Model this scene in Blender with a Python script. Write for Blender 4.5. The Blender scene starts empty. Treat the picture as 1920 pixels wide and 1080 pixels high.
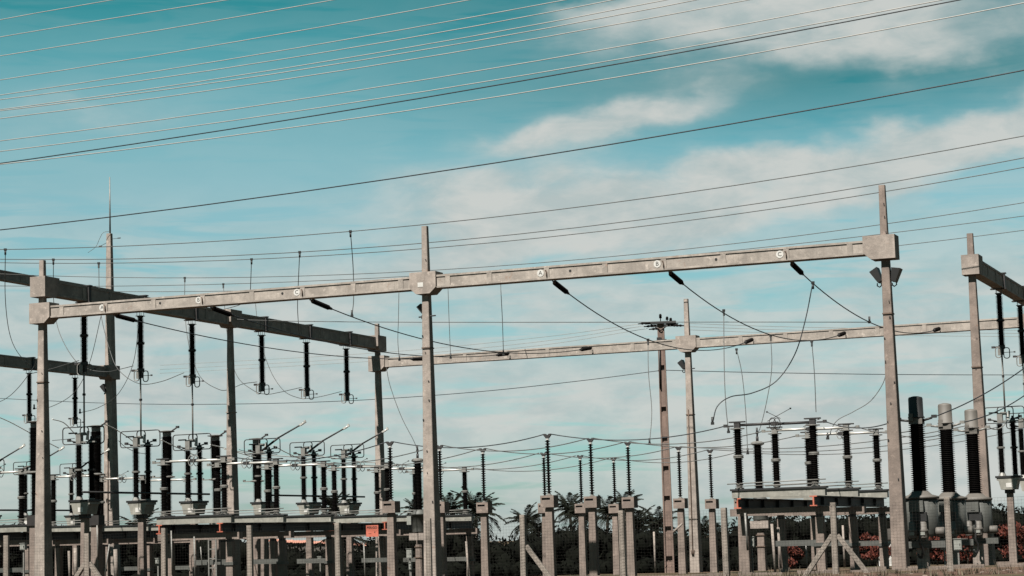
import bpy, bmesh, math, random
from mathutils import Vector, Matrix, Quaternion, noise as mnoise

random.seed(7)
SC = bpy.context.scene
COL = SC.collection

# ------------------------------------------------------------------ camera
F_PX, PITCH, ROLL, EYE = 4000.0, 0.1174, 0.0290, 1.55
cp, sp, cr, sr = math.cos(PITCH), math.sin(PITCH), math.cos(ROLL), math.sin(ROLL)
_R, _U, FWD = Vector((1, 0, 0)), Vector((0, -sp, cp)), Vector((0, cp, sp))
RGT = _R * cr - _U * sr
UPV = _R * sr + _U * cr
CAM = Vector((0, 0, EYE))
cam_data = bpy.data.cameras.new('camera')
cam = bpy.data.objects.new('camera', cam_data)
COL.objects.link(cam)
M3 = Matrix((RGT, UPV, -FWD)).transposed()
cam.matrix_world = Matrix.Translation(CAM) @ M3.to_4x4()
cam_data.sensor_width = 36.0
cam_data.lens = 36.0 * F_PX / 1920.0
cam_data.clip_start = 0.5
cam_data.clip_end = 9000.0
SC.camera = cam

# ------------------------------------------------------------------ yard grid
TH = 0.3833                                   # the yard is turned 22 degrees to the view
GU = Vector((math.cos(TH), -math.sin(TH), 0))  # along the front gantry
GV = Vector((math.sin(TH), math.cos(TH), 0))   # along the cross beams
ORG = Vector((-21.27, 95.97, 0))               # front left gantry post
HF, HP = 10.764 + EYE, 11.969 + EYE            # beam centre heights


def gz(y):
    """ground height: falls gently away from the road bank"""
    y = min(max(y, 44.0), 165.0)
    return -0.0150 * (y - 81.5)


def G(s, t, z=0.0):
    p = ORG + GU * s + GV * t
    return Vector((p.x, p.y, z))


def ray(px, py):
    return FWD + RGT * ((px - 960) / F_PX) - UPV * ((py - 540) / F_PX)


def on_t(px, py, t):
    """point seen at a place of the picture on the yard plane t"""
    r = ray(px, py)
    k = (t - (CAM - ORG).dot(GV)) / r.dot(GV)
    return CAM + r * k


def on_s(px, py, s):
    r = ray(px, py)
    k = (s - (CAM - ORG).dot(GU)) / r.dot(GU)
    return CAM + r * k


def on_z(px, py, z):
    r = ray(px, py)
    return CAM + r * ((z - EYE) / r.z)


def on_d(px, py, d):
    r = ray(px, py)
    return CAM + r * (d / r.y)


def st(p):
    q = Vector((p.x, p.y, 0)) - ORG
    return q.dot(GU), q.dot(GV)


# ------------------------------------------------------------------ world
SUN_EL, SUN_OFF = math.radians(54), math.radians(4.8)
saz = -GV * math.cos(SUN_OFF) - GU * math.sin(SUN_OFF)
SUN_DIR = Vector((saz.x * math.cos(SUN_EL), saz.y * math.cos(SUN_EL), math.sin(SUN_EL)))
SKY_STRENGTH = 0.05
EXPOSURE = 1.9

world = bpy.data.worlds.new("World")
SC.world = world
world.use_nodes = True


class NT:
    """little helper to write node trees"""

    def __init__(self, tree):
        self.t = tree
        self.t.nodes.clear()

    def n(self, kind, **kw):
        nd = self.t.nodes.new(kind)
        for k, v in kw.items():
            if k == 'ins':
                for kk, vv in v.items():
                    self.put(nd.inputs[kk], vv)
            else:
                setattr(nd, k, v)
        return nd

    def put(self, sock, v):
        if hasattr(v, 'is_output') or isinstance(v, bpy.types.NodeSocket):
            self.t.links.new(v, sock)
        else:
            sock.default_value = v

    def math(self, op, a, b=None, clamp=False, c=None):
        nd = self.n('ShaderNodeMath', operation=op, use_clamp=clamp)
        self.put(nd.inputs[0], a)
        if b is not None:
            self.put(nd.inputs[1], b)
        if c is not None:
            self.put(nd.inputs[2], c)
        return nd.outputs[0]

    def mix(self, fac, a, b, blend='MIX'):
        nd = self.n('ShaderNodeMix', data_type='RGBA', blend_type=blend)
        nd.clamp_factor = True
        self.put(nd.inputs[0], fac)
        self.put(nd.inputs[6], a)
        self.put(nd.inputs[7], b)
        return nd.outputs[2]

    def ramp(self, fac, stops, interp='LINEAR'):
        nd = self.n('ShaderNodeValToRGB')
        nd.color_ramp.interpolation = interp
        el = nd.color_ramp.elements
        while len(el) < len(stops):
            el.new(0.5)
        for e, (p, c) in zip(el, stops):
            e.position = p
            e.color = c if len(c) == 4 else (*c, 1)
        self.put(nd.inputs[0], fac)
        return nd.outputs[0]

    def noise(self, vec, scale, detail=4, rough=0.5, dist=0.0):
        nd = self.n('ShaderNodeTexNoise')
        if vec is not None:
            self.put(nd.inputs['Vector'], vec)
        nd.inputs['Scale'].default_value = scale
        nd.inputs['Detail'].default_value = detail
        nd.inputs['Roughness'].default_value = rough
        nd.inputs['Distortion'].default_value = dist
        return nd.outputs['Fac']


def build_world():
    w = NT(world.node_tree)
    out = w.n('ShaderNodeOutputWorld')
    bg = w.n('ShaderNodeBackground')
    bg.inputs[1].default_value = SKY_STRENGTH
    w.t.links.new(bg.outputs[0], out.inputs[0])
    sky = w.n('ShaderNodeTexSky')
    sky.sky_type = 'NISHITA'
    sky.sun_disc = False
    sky.sun_elevation = SUN_EL
    sky.sun_rotation = math.atan2(SUN_DIR.x, SUN_DIR.y)
    tc = w.n('ShaderNodeTexCoord')
    d = tc.outputs['Generated']
    sep = w.n('ShaderNodeSeparateXYZ')
    w.put(sep.inputs[0], d)
    z = sep.outputs[2]
    K = 1.5
    GAIN = 2.0 / 2 ** EXPOSURE
    stops = [(0.0, (.76, 1.03, 1.17)), (.04, (.74, 1.04, 1.14)), (.11, (.70, 1.04, .96)), (.155, (.84, 1.14, .97)), (.18, (.81, 1.17, .95)),
             (.208, (.65, 1.15, .91)), (.23, (.37, 1.02, .79)), (.253, (.12, .81, .61)), (.40, (.08, .58, .47)), (1.0, (.08, .40, .38))]
    # the sky is deeper towards the right, away from the sun's side
    deep = [(0.0, (.70, 1.0, 1.13)), (.04, (.60, .99, 1.08)), (.11, (.64, 1.01, .93)), (.155, (.84, 1.12, .95)), (.18, (.46, .98, .83)),
            (.208, (.12, .60, .48)), (.23, (.11, .62, .50)), (.253, (.09, .64, .50)), (.40, (.07, .52, .43)), (1.0, (.08, .40, .38))]
    t_l = w.ramp(z, [(p, tuple(c / K for c in col)) for p, col in stops])
    t_r = w.ramp(z, [(p, tuple(c / K for c in col)) for p, col in deep])
    mr = w.n('ShaderNodeMapRange', interpolation_type='SMOOTHSTEP')
    w.put(mr.inputs['Value'], sep.outputs[0])
    mr.inputs['From Min'].default_value = -0.17
    mr.inputs['From Max'].default_value = 0.16
    tint = w.mix(mr.outputs[0], t_l, t_r)
    tinted = w.mix(1.0, sky.outputs[0], tint, 'MULTIPLY')
    sc = w.n('ShaderNodeVectorMath', operation='SCALE')
    w.put(sc.inputs[0], tinted)
    sc.inputs['Scale'].default_value = K * GAIN
    base = sc.outputs[0]

    # wind-drawn coordinates: streaks lie a little tilted, as the clouds do
    def stretched(sx, sz, tilt):
        m = w.n('ShaderNodeMapping')
        m.inputs['Rotation'].default_value = (0, tilt, 0)
        m.inputs['Scale'].default_value = (sx, sx, sz)
        w.put(m.inputs[0], d)
        return m.outputs[0]

    n_big = w.noise(stretched(1.0, 3.2, 0.20), 9.0, 7, 0.58, 0.4)
    n_fine = w.noise(stretched(1.0, 2.6, 0.16), 32.0, 6, 0.60, 0.3)
    n_streak = w.noise(stretched(1.0, 9.0, -0.03), 13.0, 5, 0.55, 0.6)
    # warp for the cloud banks
    nd = w.n('ShaderNodeTexNoise')
    w.put(nd.inputs['Vector'], stretched(1.0, 2.0, 0.16))
    nd.inputs['Scale'].default_value = 16.0
    nd.inputs['Detail'].default_value = 5.0
    warp = w.n('ShaderNodeVectorMath', operation='SUBTRACT')
    w.put(warp.inputs[0], nd.outputs['Color'])
    warp.inputs[1].default_value = (.5, .5, .5)
    wsc = w.n('ShaderNodeVectorMath', operation='SCALE')
    w.put(wsc.inputs[0], warp.outputs[0])
    wsc.inputs['Scale'].default_value = 0.055
    dw = w.n('ShaderNodeVectorMath', operation='ADD')
    w.put(dw.inputs[0], d)
    w.put(dw.inputs[1], wsc.outputs[0])
    dvec = dw.outputs[0]

    def bank(px, py, wx, wy, tilt, amt):
        """one cloud bank, at its own bearing and height in the sky"""
        c = ray(px, py).normalized()
        side = c.cross(Vector((0, 0, 1))).normalized()
        up = side.cross(c)
        a = side * math.cos(tilt) + up * math.sin(tilt)
        b = -side * math.sin(tilt) + up * math.cos(tilt)
        tot = None
        for axis, wd in ((a, wx), (b, wy)):
            dp = w.n('ShaderNodeVectorMath', operation='DOT_PRODUCT')
            w.put(dp.inputs[0], dvec)
            dp.inputs[1].default_value = axis
            off = w.math('SUBTRACT', dp.outputs['Value'], c.dot(axis))
            q = w.math('DIVIDE', off, wd / F_PX)
            q = w.math('MULTIPLY', q, q)
            tot = q if tot is None else w.math('ADD', tot, q)
        g = w.math('EXPONENT', w.math('MULTIPLY', tot, -1.0))
        return w.math('MULTIPLY', g, amt)

    banks = [(1490, 30, 300, 62, .05, 1.15), (1200, 12, 140, 30, .15, .55), (1760, 75, 240, 50, .02, .55), (1130, 228, 150, 42, .22, 1.0), (1260, 195, 90, 30, .25, .5),
             (1010, 262, 120, 30, .1, .4),
             (1000, 390, 230, 62, .02, 1.1), (1300, 362, 280, 46, .12, .95), (1640, 300, 240, 44, .22, .9), (1880, 235, 190, 50, .24, 1.0),
             (820, 490, 330, 36, .06, .55), (1160, 440, 240, 36, .10, .55), (1620, 820, 240, 70, .0, 1.0), (1440, 860, 190, 70, .1, .9), (1840, 880, 120, 60, 0, .6),
             (360, 600, 420, 60, .02, .62), (500, 700, 420, 40, .0, .62), (250, 740, 260, 26, .0, .4), (1050, 590, 380, 46, .03, .42), (1500, 690, 420, 36, .0, .5), (950, 770, 500, 44, .0, .45),
             (1760, 560, 260, 60, .03, .55), (120, 200, 200, 30, .1, .22), (200, 240, 200, 26, .1, .2)]
    tot = None
    for b in banks:
        g = bank(*b)
        tot = g if tot is None else w.math('ADD', tot, g)
    shaped = w.math('MULTIPLY', tot, w.math('MULTIPLY_ADD', n_fine, 0.75, c=0.62))
    shaped = w.math('MULTIPLY', shaped, w.math('MULTIPLY_ADD', n_big, 0.9, c=0.55))
    m1 = w.ramp(shaped, [(0.0, (0, 0, 0)), (.16, (.12,) * 3), (.40, (.50,) * 3), (.66, (.80,) * 3), (1.0, (.95,) * 3)])
    # thin streaks low in the sky, and loose cirrus over the rest
    low = w.ramp(z, [(0.0, (.62,) * 3), (0.06, (.78,) * 3), (0.12, (.58,) * 3), (0.17, (.08,) * 3), (0.3, (0.08,) * 3), (1.0, (0.10,) * 3)])
    st_m = w.ramp(n_streak, [(0.34, (0, 0, 0)), (0.52, (1, 1, 1))], 'EASE')
    m2 = w.math('MULTIPLY', st_m, low)
    mask = w.math('SUBTRACT', 1.0, w.math('MULTIPLY', w.math('SUBTRACT', 1.0, m1), w.math('SUBTRACT', 1.0, m2)), True)
    k = 1.0 / (SKY_STRENGTH * 2 ** EXPOSURE)
    lit = (.60 * k, .62 * k, .595 * k, 1)
    grey = (.46 * k, .53 * k, .525 * k, 1)
    ccol = w.mix(w.ramp(n_fine, [(.35, (0, 0, 0)), (.6, (1, 1, 1))]), grey, lit)
    w.put(bg.inputs[0], w.mix(mask, base, ccol))


build_world()

sun_data = bpy.data.lights.new('sun', 'SUN')
sun_data.energy = 5.0
sun_data.angle = math.radians(0.53)
sun_data.color = (1.0, 0.95, 0.88)
sun = bpy.data.objects.new('sun', sun_data)
sun.rotation_mode = 'QUATERNION'
sun.rotation_quaternion = SUN_DIR.to_track_quat('Z', 'Y')
sun.location = (0, 60, 80)
COL.objects.link(sun)

vs = SC.view_settings
vs.view_transform = 'Standard'
vs.look = 'None'
vs.exposure = EXPOSURE
vs.gamma = 1.0
vs.use_curve_mapping = False
SC.cycles.max_bounces = 5
SC.cycles.use_denoising = True

# ------------------------------------------------------------------ materials


def pmat(name, col, rough=0.7, metal=0.0, var=0.25, scale=3.0, bump=0.0, dark=None, spec=0.4, streak=0.0, pits=0.0):
    """base colour with mottling, optional run-down streaks and pits"""
    m = bpy.data.materials.new(name)
    m.use_nodes = True
    w = NT(m.node_tree)
    out = w.n('ShaderNodeOutputMaterial')
    b = w.n('ShaderNodeBsdfPrincipled')
    w.t.links.new(b.outputs[0], out.inputs[0])
    b.inputs['Roughness'].default_value = rough
    b.inputs['Metallic'].default_value = metal
    b.inputs['Specular IOR Level'].default_value = spec
    tc = w.n('ShaderNodeTexCoord')
    oi = w.n('ShaderNodeObjectInfo')
    off = w.n('ShaderNodeVectorMath', operation='ADD')
    w.put(off.inputs[0], tc.outputs['Object'])
    rnd = w.n('ShaderNodeVectorMath', operation='SCALE')
    cx = w.n('ShaderNodeCombineXYZ')
    for i in range(3):
        w.put(cx.inputs[i], oi.outputs['Random'])
    w.put(rnd.inputs[0], cx.outputs[0])
    rnd.inputs['Scale'].default_value = 37.0
    w.put(off.inputs[1], rnd.outputs[0])
    v = off.outputs[0]
    n1 = w.noise(v, scale, 6, 0.62)
    lo = tuple(c * (1 - var) for c in col) if dark is None else dark
    hi = tuple(min(1, c * (1 + var * 0.6)) for c in col)
    c = w.ramp(n1, [(0.32, lo), (0.52, col), (0.72, hi)])
    if streak:
        # uneven pours, damp blotches and a little rust
        n4 = w.noise(v, .75, 5, .66, .6)
        c = w.mix(w.ramp(n4, [(.40, (0, 0, 0)), (.66, (.75, .75, .75))]), c, tuple(x * .56 for x in col) + (1,))
        n5 = w.noise(v, 3.6, 4, .7)
        c = w.mix(w.ramp(n5, [(.58, (0, 0, 0)), (.76, (.7, .7, .7))]), c, tuple(min(1, x * 1.75) for x in col) + (1,))
        n6 = w.noise(v, 2.3, 3, .7, 1.0)
        c = w.mix(w.ramp(n6, [(.64, (0, 0, 0)), (.74, (.55, .55, .55))]), c, (col[0] * .75, col[1] * .50, col[2] * .38, 1))
        mp = w.n('ShaderNodeMapping')
        mp.inputs['Scale'].default_value = (5, 5, 0.35)
        w.put(mp.inputs[0], v)
        n2 = w.noise(mp.outputs[0], 3.0, 4, 0.6)
        f = w.ramp(n2, [(0.52, (0, 0, 0)), (0.75, (streak,) * 3)])
        c = w.mix(f, c, (*[x * 0.5 for x in col], 1))
    if pits:
        n3 = w.noise(v, 22.0, 2, 0.5)
        f = w.ramp(n3, [(0.66, (0, 0, 0)), (0.74, (pits,) * 3)])
        c = w.mix(f, c, (*[x * 0.35 for x in col], 1))
    w.put(b.inputs['Base Color'], c)
    if bump:
        bp = w.n('ShaderNodeBump')
        bp.inputs['Strength'].default_value = bump
        bp.inputs['Distance'].default_value = 0.02
        w.put(bp.inputs['Height'], w.noise(v, scale * 9, 5, 0.65))
        w.put(b.inputs['Normal'], bp.outputs[0])
    return m


MT = {}
MT['beam'] = pmat('beam_concrete', (.152, .133, .116), .9, var=.36, scale=1.9, bump=.4, streak=.5, pits=.5)
MT['post'] = pmat('post_concrete', (.142, .120, .104), .92, var=.38, scale=1.9, bump=.5, streak=.45, pits=.7)
MT['post_warm'] = pmat('warm_post_concrete', (.096, .075, .063), .92, var=.36, scale=1.5, bump=.5, streak=.4, pits=.5)
MT['utility'] = pmat('utility_pole_concrete', (.082, .056, .045), .92, var=.3, scale=1.5, bump=.5, streak=.5)
MT['fence_post'] = pmat('fence_post_concrete', (.105, .089, .075), .92, var=.3, scale=2.5, bump=.4, pits=.5)
MT['porcelain'] = pmat('brown_porcelain', (.0034, .0028, .0026), .55, var=.3, spec=.03)
MT['porcelain_matt'] = pmat('weathered_porcelain', (.0042, .0037, .0036), .6, var=.3, spec=.06)
MT['galv'] = pmat('galvanised_steel', (.085, .082, .075), .55, .2, var=.25, scale=6, spec=.4)
MT['alu'] = pmat('aluminium', (.24, .232, .215), .45, .3, var=.12, scale=8, spec=.5)
MT['line'] = pmat('line_aluminium', (.13, .123, .112), .55, .1, var=.2, scale=2.0, spec=.5)
MT['lead'] = pmat('pale_lead_aluminium', (.34, .33, .31), .5, .1, var=.1, spec=.4)
MT['strand'] = pmat('grey_strand', (.028, .029, .028), .6, .2, var=.3, scale=2.0)
MT['cable'] = pmat('black_cable', (.008, .010, .012), .5, var=.2, spec=.2)
MT['darksteel'] = pmat('dark_steel', (.014, .013, .013), .6, .0, var=.4, scale=5, spec=.2)
MT['mesh_wire'] = pmat('dark_mesh_wire', (.010, .009, .008), .8, var=.3, spec=.1)
MT['iron'] = pmat('rusty_rod', (.05, .032, .022), .8, .1, var=.4, scale=8)
MT['channel'] = pmat('painted_channel_steel', (.120, .116, .100), .6, .05, var=.3, scale=3, streak=.5)
MT['orange'] = pmat('red_lead_primer', (.185, .045, .024), .65, var=.3, scale=8)
MT['beamsteel'] = pmat('dark_painted_girder', (.010, .0085, .008), .6, var=.4, scale=3, spec=.25)
MT['grey'] = pmat('grey_enamel', (.033, .034, .030), .65, var=.25, scale=2, streak=.3)
MT['greylight'] = pmat('pale_grey_box', (.105, .108, .098), .5, var=.15, scale=3)
MT['hat'] = pmat('grey_cast_hood', (.046, .041, .035), .7, .0, var=.15, scale=4)
MT['white'] = pmat('white_enamel', (.235, .228, .215), .5, var=.1, scale=4)
MT['black'] = pmat('black_paint', (.010, .010, .010), .5, var=.2, spec=.2)
MT['sign'] = pmat('red_sign_enamel', (.215, .055, .034), .5, var=.12, scale=6)
MT['kerb'] = pmat('kerb_concrete', (.085, .066, .054), .95, var=.35, scale=2, bump=.6, pits=.5)
MT['soil'] = pmat('red_brown_soil', (.042, .026, .019), 1.0, var=.55, scale=1.2, bump=1.0, spec=.1)
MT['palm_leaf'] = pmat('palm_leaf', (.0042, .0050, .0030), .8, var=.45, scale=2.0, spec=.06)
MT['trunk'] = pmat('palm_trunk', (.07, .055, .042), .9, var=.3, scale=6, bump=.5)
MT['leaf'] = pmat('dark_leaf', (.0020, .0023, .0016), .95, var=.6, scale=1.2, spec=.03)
MT['redleaf'] = pmat('red_leaf', (.045, .011, .007), .7, var=.7, scale=6.0, spec=.1, dark=(.003, .0015, .001))
MT['tile'] = pmat('clay_roof_tile', (.24, .11, .078), .85, var=.3, scale=3)
MT['wall'] = pmat('shade_dark_plaster_wall', (.03, .026, .022), .9, var=.4, scale=1)  # shade under the tile edge is put into this near-black colour
MT['weed'] = pmat('dry_weed', (.040, .031, .018), .8, var=.5, scale=3)


def ground_material():
    m = bpy.data.materials.new('yard_ground')
    m.use_nodes = True
    w = NT(m.node_tree)
    out = w.n('ShaderNodeOutputMaterial')
    b = w.n('ShaderNodeBsdfPrincipled')
    w.t.links.new(b.outputs[0], out.inputs[0])
    b.inputs['Roughness'].default_value = 1.0
    b.inputs['Specular IOR Level'].default_value = 0.1
    tc = w.n('ShaderNodeTexCoord')
    v = tc.outputs['Object']
    big = w.noise(v, .12, 6, .6)
    fine = w.noise(v, 2.6, 6, .7)
    c1 = w.ramp(fine, [(.3, (.018, .012, .008)), (.55, (.060, .038, .026)), (.75, (.15, .09, .06))])
    c2 = w.ramp(fine, [(.3, (.010, .011, .006)), (.6, (.034, .030, .016)), (.8, (.08, .06, .035))])
    f = w.ramp(big, [(.42, (0, 0, 0)), (.58, (1, 1, 1))])
    w.put(b.inputs['Base Color'], w.mix(f, c1, c2))
    bp = w.n('ShaderNodeBump')
    bp.inputs['Strength'].default_value = 1.0
    bp.inputs['Distance'].default_value = 0.06
    w.put(bp.inputs['Height'], fine)
    w.put(b.inputs['Normal'], bp.outputs[0])
    return m


MT['ground'] = ground_material()

# ------------------------------------------------------------------ mesh helpers


class MB:
    def __init__(self):
        self.v, self.f, self.sm = [], [], []

    def add(self, vs, fs, mat=None, smooth=False):
        o = len(self.v)
        if mat is None:
            self.v += [tuple(p) for p in vs]
        else:
            self.v += [tuple(mat @ Vector(p)) for p in vs]
        self.f += [tuple(i + o for i in f) for f in fs]
        self.sm += [smooth] * len(fs)
        return self

    def box(self, x0, x1, y0, y1, z0, z1, mat=None):
        vs = [(x0, y0, z0), (x1, y0, z0), (x1, y1, z0), (x0, y1, z0), (x0, y0, z1), (x1, y0, z1), (x1, y1, z1), (x0, y1, z1)]
        fs = [(0, 3, 2, 1), (4, 5, 6, 7), (0, 1, 5, 4), (1, 2, 6, 5), (2, 3, 7, 6), (3, 0, 4, 7)]
        return self.add(vs, fs, mat)

    def cbox(self, c, s, mat=None):
        return self.box(c[0] - s[0] / 2, c[0] + s[0] / 2, c[1] - s[1] / 2, c[1] + s[1] / 2, c[2] - s[2] / 2, c[2] + s[2] / 2, mat)

    def taper(self, z0, a0, b0, z1, a1, b1, ch=0.02, mat=None):
        """square shaft with chamfered edges; a, b = half widths"""
        def ring(z, a, b):
            return [(a - ch, -b, z), (a, -b + ch, z), (a, b - ch, z), (a - ch, b, z), (-a + ch, b, z), (-a, b - ch, z), (-a, -b + ch, z), (-a + ch, -b, z)]
        vs = ring(z0, a0, b0) + ring(z1, a1, b1)
        fs = [(i, (i + 1) % 8, 8 + (i + 1) % 8, 8 + i) for i in range(8)] + [tuple(range(7, -1, -1)), tuple(range(8, 16))]
        return self.add(vs, fs, mat)

    def prism_y(self, poly, y0, y1, mat=None):
        """polygon in x,z (counter-clockwise seen from -y) pushed along y"""
        n = len(poly)
        vs = [(x, y0, z) for x, z in poly] + [(x, y1, z) for x, z in poly]
        fs = [tuple(range(n)), tuple(range(2 * n - 1, n - 1, -1))] + [(i, i + n, (i + 1) % n + n, (i + 1) % n) for i in range(n)]
        return self.add(vs, fs, mat)

    def lathe(self, prof, segs=14, mat=None, smooth=True):
        vs, fs = [], []
        for r, z in prof:
            for k in range(segs):
                a = 2 * math.pi * k / segs
                vs.append((r * math.cos(a), r * math.sin(a), z))
        for i in range(len(prof) - 1):
            for k in range(segs):
                k2 = (k + 1) % segs
                fs.append((i * segs + k, i * segs + k2, (i + 1) * segs + k2, (i + 1) * segs + k))
        fs.append(tuple(range(segs - 1, -1, -1)))
        fs.append(tuple(range((len(prof) - 1) * segs, len(prof) * segs)))
        self.add(vs, fs, mat, smooth)
        self.sm[-1] = self.sm[-2] = False
        return self

    def disc(self, c, r, h, segs=14, mat=None):
        t = Matrix.Translation(c)
        return self.lathe([(r, -h / 2), (r, h / 2)], segs, t if mat is None else mat @ t, False)

    def rod(self, a, b, r, segs=8, mat=None):
        return self.tube([a, b], r, segs, mat=mat)

    def tube(self, pts, r, segs=6, closed=False, mat=None):
        pts = [Vector(p) for p in pts]
        n = len(pts)
        vs, fs = [], []
        ref = None
        for i, p in enumerate(pts):
            a = pts[(i - 1) % n] if closed or i > 0 else p
            b = pts[(i + 1) % n] if closed or i < n - 1 else p
            tg = (b - a)
            tg = tg.normalized() if tg.length > 1e-9 else Vector((0, 0, 1))
            if ref is None:
                ref = Vector((0, 0, 1)) if abs(tg.z) < 0.9 else Vector((1, 0, 0))
            sd = tg.cross(ref)
            if sd.length < 1e-6:
                sd = tg.cross(Vector((0.3, 1, 0.2)))
            sd.normalize()
            up = sd.cross(tg).normalized()
            ref = up
            rr = r[i] if isinstance(r, (list, tuple)) else r
            for k in range(segs):
                an = 2 * math.pi * k / segs
                vs.append(p + sd * (math.cos(an) * rr) + up * (math.sin(an) * rr))
        m = n if closed else n - 1
        for i in range(m):
            j = (i + 1) % n
            for k in range(segs):
                k2 = (k + 1) % segs
                fs.append((i * segs + k, i * segs + k2, j * segs + k2, j * segs + k))
        if not closed:
            fs.append(tuple(range(segs - 1, -1, -1)))
            fs.append(tuple(range((n - 1) * segs, n * segs)))
        self.add(vs, fs, mat, True)
        return self

    def mesh(self, name, mat):
        me = bpy.data.meshes.new(name)
        me.from_pydata(self.v, [], self.f)
        me.polygons.foreach_set('use_smooth', self.sm)
        me.materials.append(mat)
        me.update()
        return me


def tag(o, label=None, cat=None, group=None, kind=None):
    if label:
        o['label'] = label
    if cat:
        o['category'] = cat
    if group:
        o['group'] = group
    if kind:
        o['kind'] = kind
    return o


def link(name, me, parent=None, loc=None, rz=0.0):
    o = bpy.data.objects.new(name, me)
    COL.objects.link(o)
    if parent is not None:
        o.parent = parent
    if loc is not None:
        o.location = loc
    if rz:
        o.rotation_euler = (0, 0, rz)
    return o


def part(name, mb, mat, parent, loc=None):
    me = mb.mesh(name, MT[mat]) if isinstance(mb, MB) else mb
    return link(name, me, parent, loc)


def thing(name, label, cat, loc=(0, 0, 0), rz=0.0, group=None):
    o = bpy.data.objects.new(name, None)
    o.empty_display_size = 0.3
    COL.objects.link(o)
    o.location = loc
    o.rotation_euler = (0, 0, rz)
    return tag(o, label, cat, group)


def children(o):
    return KIDS.get(o.name, [])


def copy_thing(src, label, loc, rz=None):
    r = src.copy()
    COL.objects.link(r)
    r.location = loc
    if rz is not None:
        r.rotation_euler = (0, 0, rz)
    r['label'] = label
    for ch in [c for c in ALL_KIDS(src)]:
        c = ch.copy()
        COL.objects.link(c)
        c.parent = r
        for gch in ALL_KIDS(ch):
            g = gch.copy()
            COL.objects.link(g)
            g.parent = c
    return r


def ALL_KIDS(o):
    return list(o.children)


def spline(pts, per=10):
    P = [Vector(p) for p in pts]
    if len(P) == 2:
        return P
    out = []
    Q = [P[0] * 2 - P[1]] + P + [P[-1] * 2 - P[-2]]
    for i in range(1, len(Q) - 2):
        a, b, c, d = Q[i - 1:i + 3]
        for k in range(per):
            t = k / per
            out.append(0.5 * ((2 * b) + (c - a) * t + (2 * a - 5 * b + 4 * c - d) * t * t + (3 * b - a - 3 * c + d) * t ** 3))
    out.append(P[-1])
    return out


def wire(name, label, cat, pts, r, mat, group=None, smooth=True, segs=6, per=10, fit=None):
    """one cable or conductor hung through its points; fit = clamps at its ends"""
    P = spline(pts, per) if smooth else [Vector(p) for p in pts]
    o0 = P[0].copy()
    mb = MB().tube([p - o0 for p in P], r, segs)
    o = link(name, mb.mesh(name, MT[mat]), None, o0)
    for e in (fit or ()):
        q = (P[0] if e == 0 else P[-1]) - o0
        part('clamp', MB().cbox(q, (.13, .13, .10)).rod(q + Vector((0, 0, -.05)), q + Vector((0, 0, -.26 if e == 0 else .26)), .05, 6), 'black', o)
    return tag(o, label, cat, group)


# ------------------------------------------------------------------ the setting
def build_ground():
    ys = [-60, 0, 20, 30, 38, 44] + [48 + 4 * i for i in range(30)] + [175, 200, 260, 400, 800, 2000, 6000]
    xs = [-4000, -1500, -500, -200, -120] + [-80 + 5 * i for i in range(33)] + [120, 200, 500, 1500, 4000]
    vs = []
    for y in ys:
        for x in xs:
            n = mnoise.noise(Vector((x * .13, y * .13, 1.7))) * 0.10 if 46 < y < 160 and abs(x) < 100 else 0
            vs.append((x, y, gz(y) + n))
    nx = len(xs)
    fs = [(j * nx + i, j * nx + i + 1, (j + 1) * nx + i + 1, (j + 1) * nx + i) for j in range(len(ys) - 1) for i in range(nx - 1)]
    mb = MB().add(vs, fs, None, True)
    tag(link('ground', mb.mesh('ground', MT['ground'])), kind='structure')


build_ground()
# fence line on the road bank: posts by bearing, top and bearing-depth
FL = [(-130, 1010), (12, 1004), (163, 1000), (308, 990), (468, 985), (633, 980), (803, 972), (980, 965), (1165, 957), (1357, 952), (1562, 942), (1775, 932), (2000, 922)]


def fence_d(px):
    return 57.5 - (px - 0) * 0.0040


FPTS = [on_d(px, py, fence_d(px)) for px, py in FL]


def bank():
    """low ridge of earth under the fence"""
    prof = [(-7.0, -0.50), (-4.5, -0.34), (-2.4, -0.10), (-1.0, -0.03), (0.0, 0.0), (0.8, -0.05), (1.6, -0.25), (3.0, -0.75), (5.0, -1.4)]
    vs, fs = [], []
    P = []
    a, b = FPTS[0], FPTS[-1]
    n = 150
    for i in range(n + 1):
        t = -0.25 + 1.5 * i / n
        p = a.lerp(b, t)
        # ridge height follows the post tops, 1.72 m lower
        tt = min(max(t, 0), 1) * (len(FPTS) - 1)
        P.append(p)
    d = (b - a)
    nrm = Vector((-d.y, d.x, 0)).normalized()
    for i, p in enumerate(P):
        for k, (o, h) in enumerate(prof):
            q = p + nrm * o
            w = mnoise.noise(Vector((i * .31, k * .9, 3))) * .16 + mnoise.noise(Vector((i * 1.3, k * 2.1, 7))) * .08
            z = p.z - 1.74 + h + w * (0.6 if o != 0 else 0.3)
            vs.append((q.x, q.y, z))
    m = len(prof)
    fs = [(i * m + k, (i + 1) * m + k, (i + 1) * m + k + 1, i * m + k + 1) for i in range(n) for k in range(m - 1)]
    mb = MB().add(vs, fs, None, True)
    tag(link('earth_bank', mb.mesh('earth_bank', MT['soil'])), kind='structure')
    return nrm


BANK_N = bank()


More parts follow.
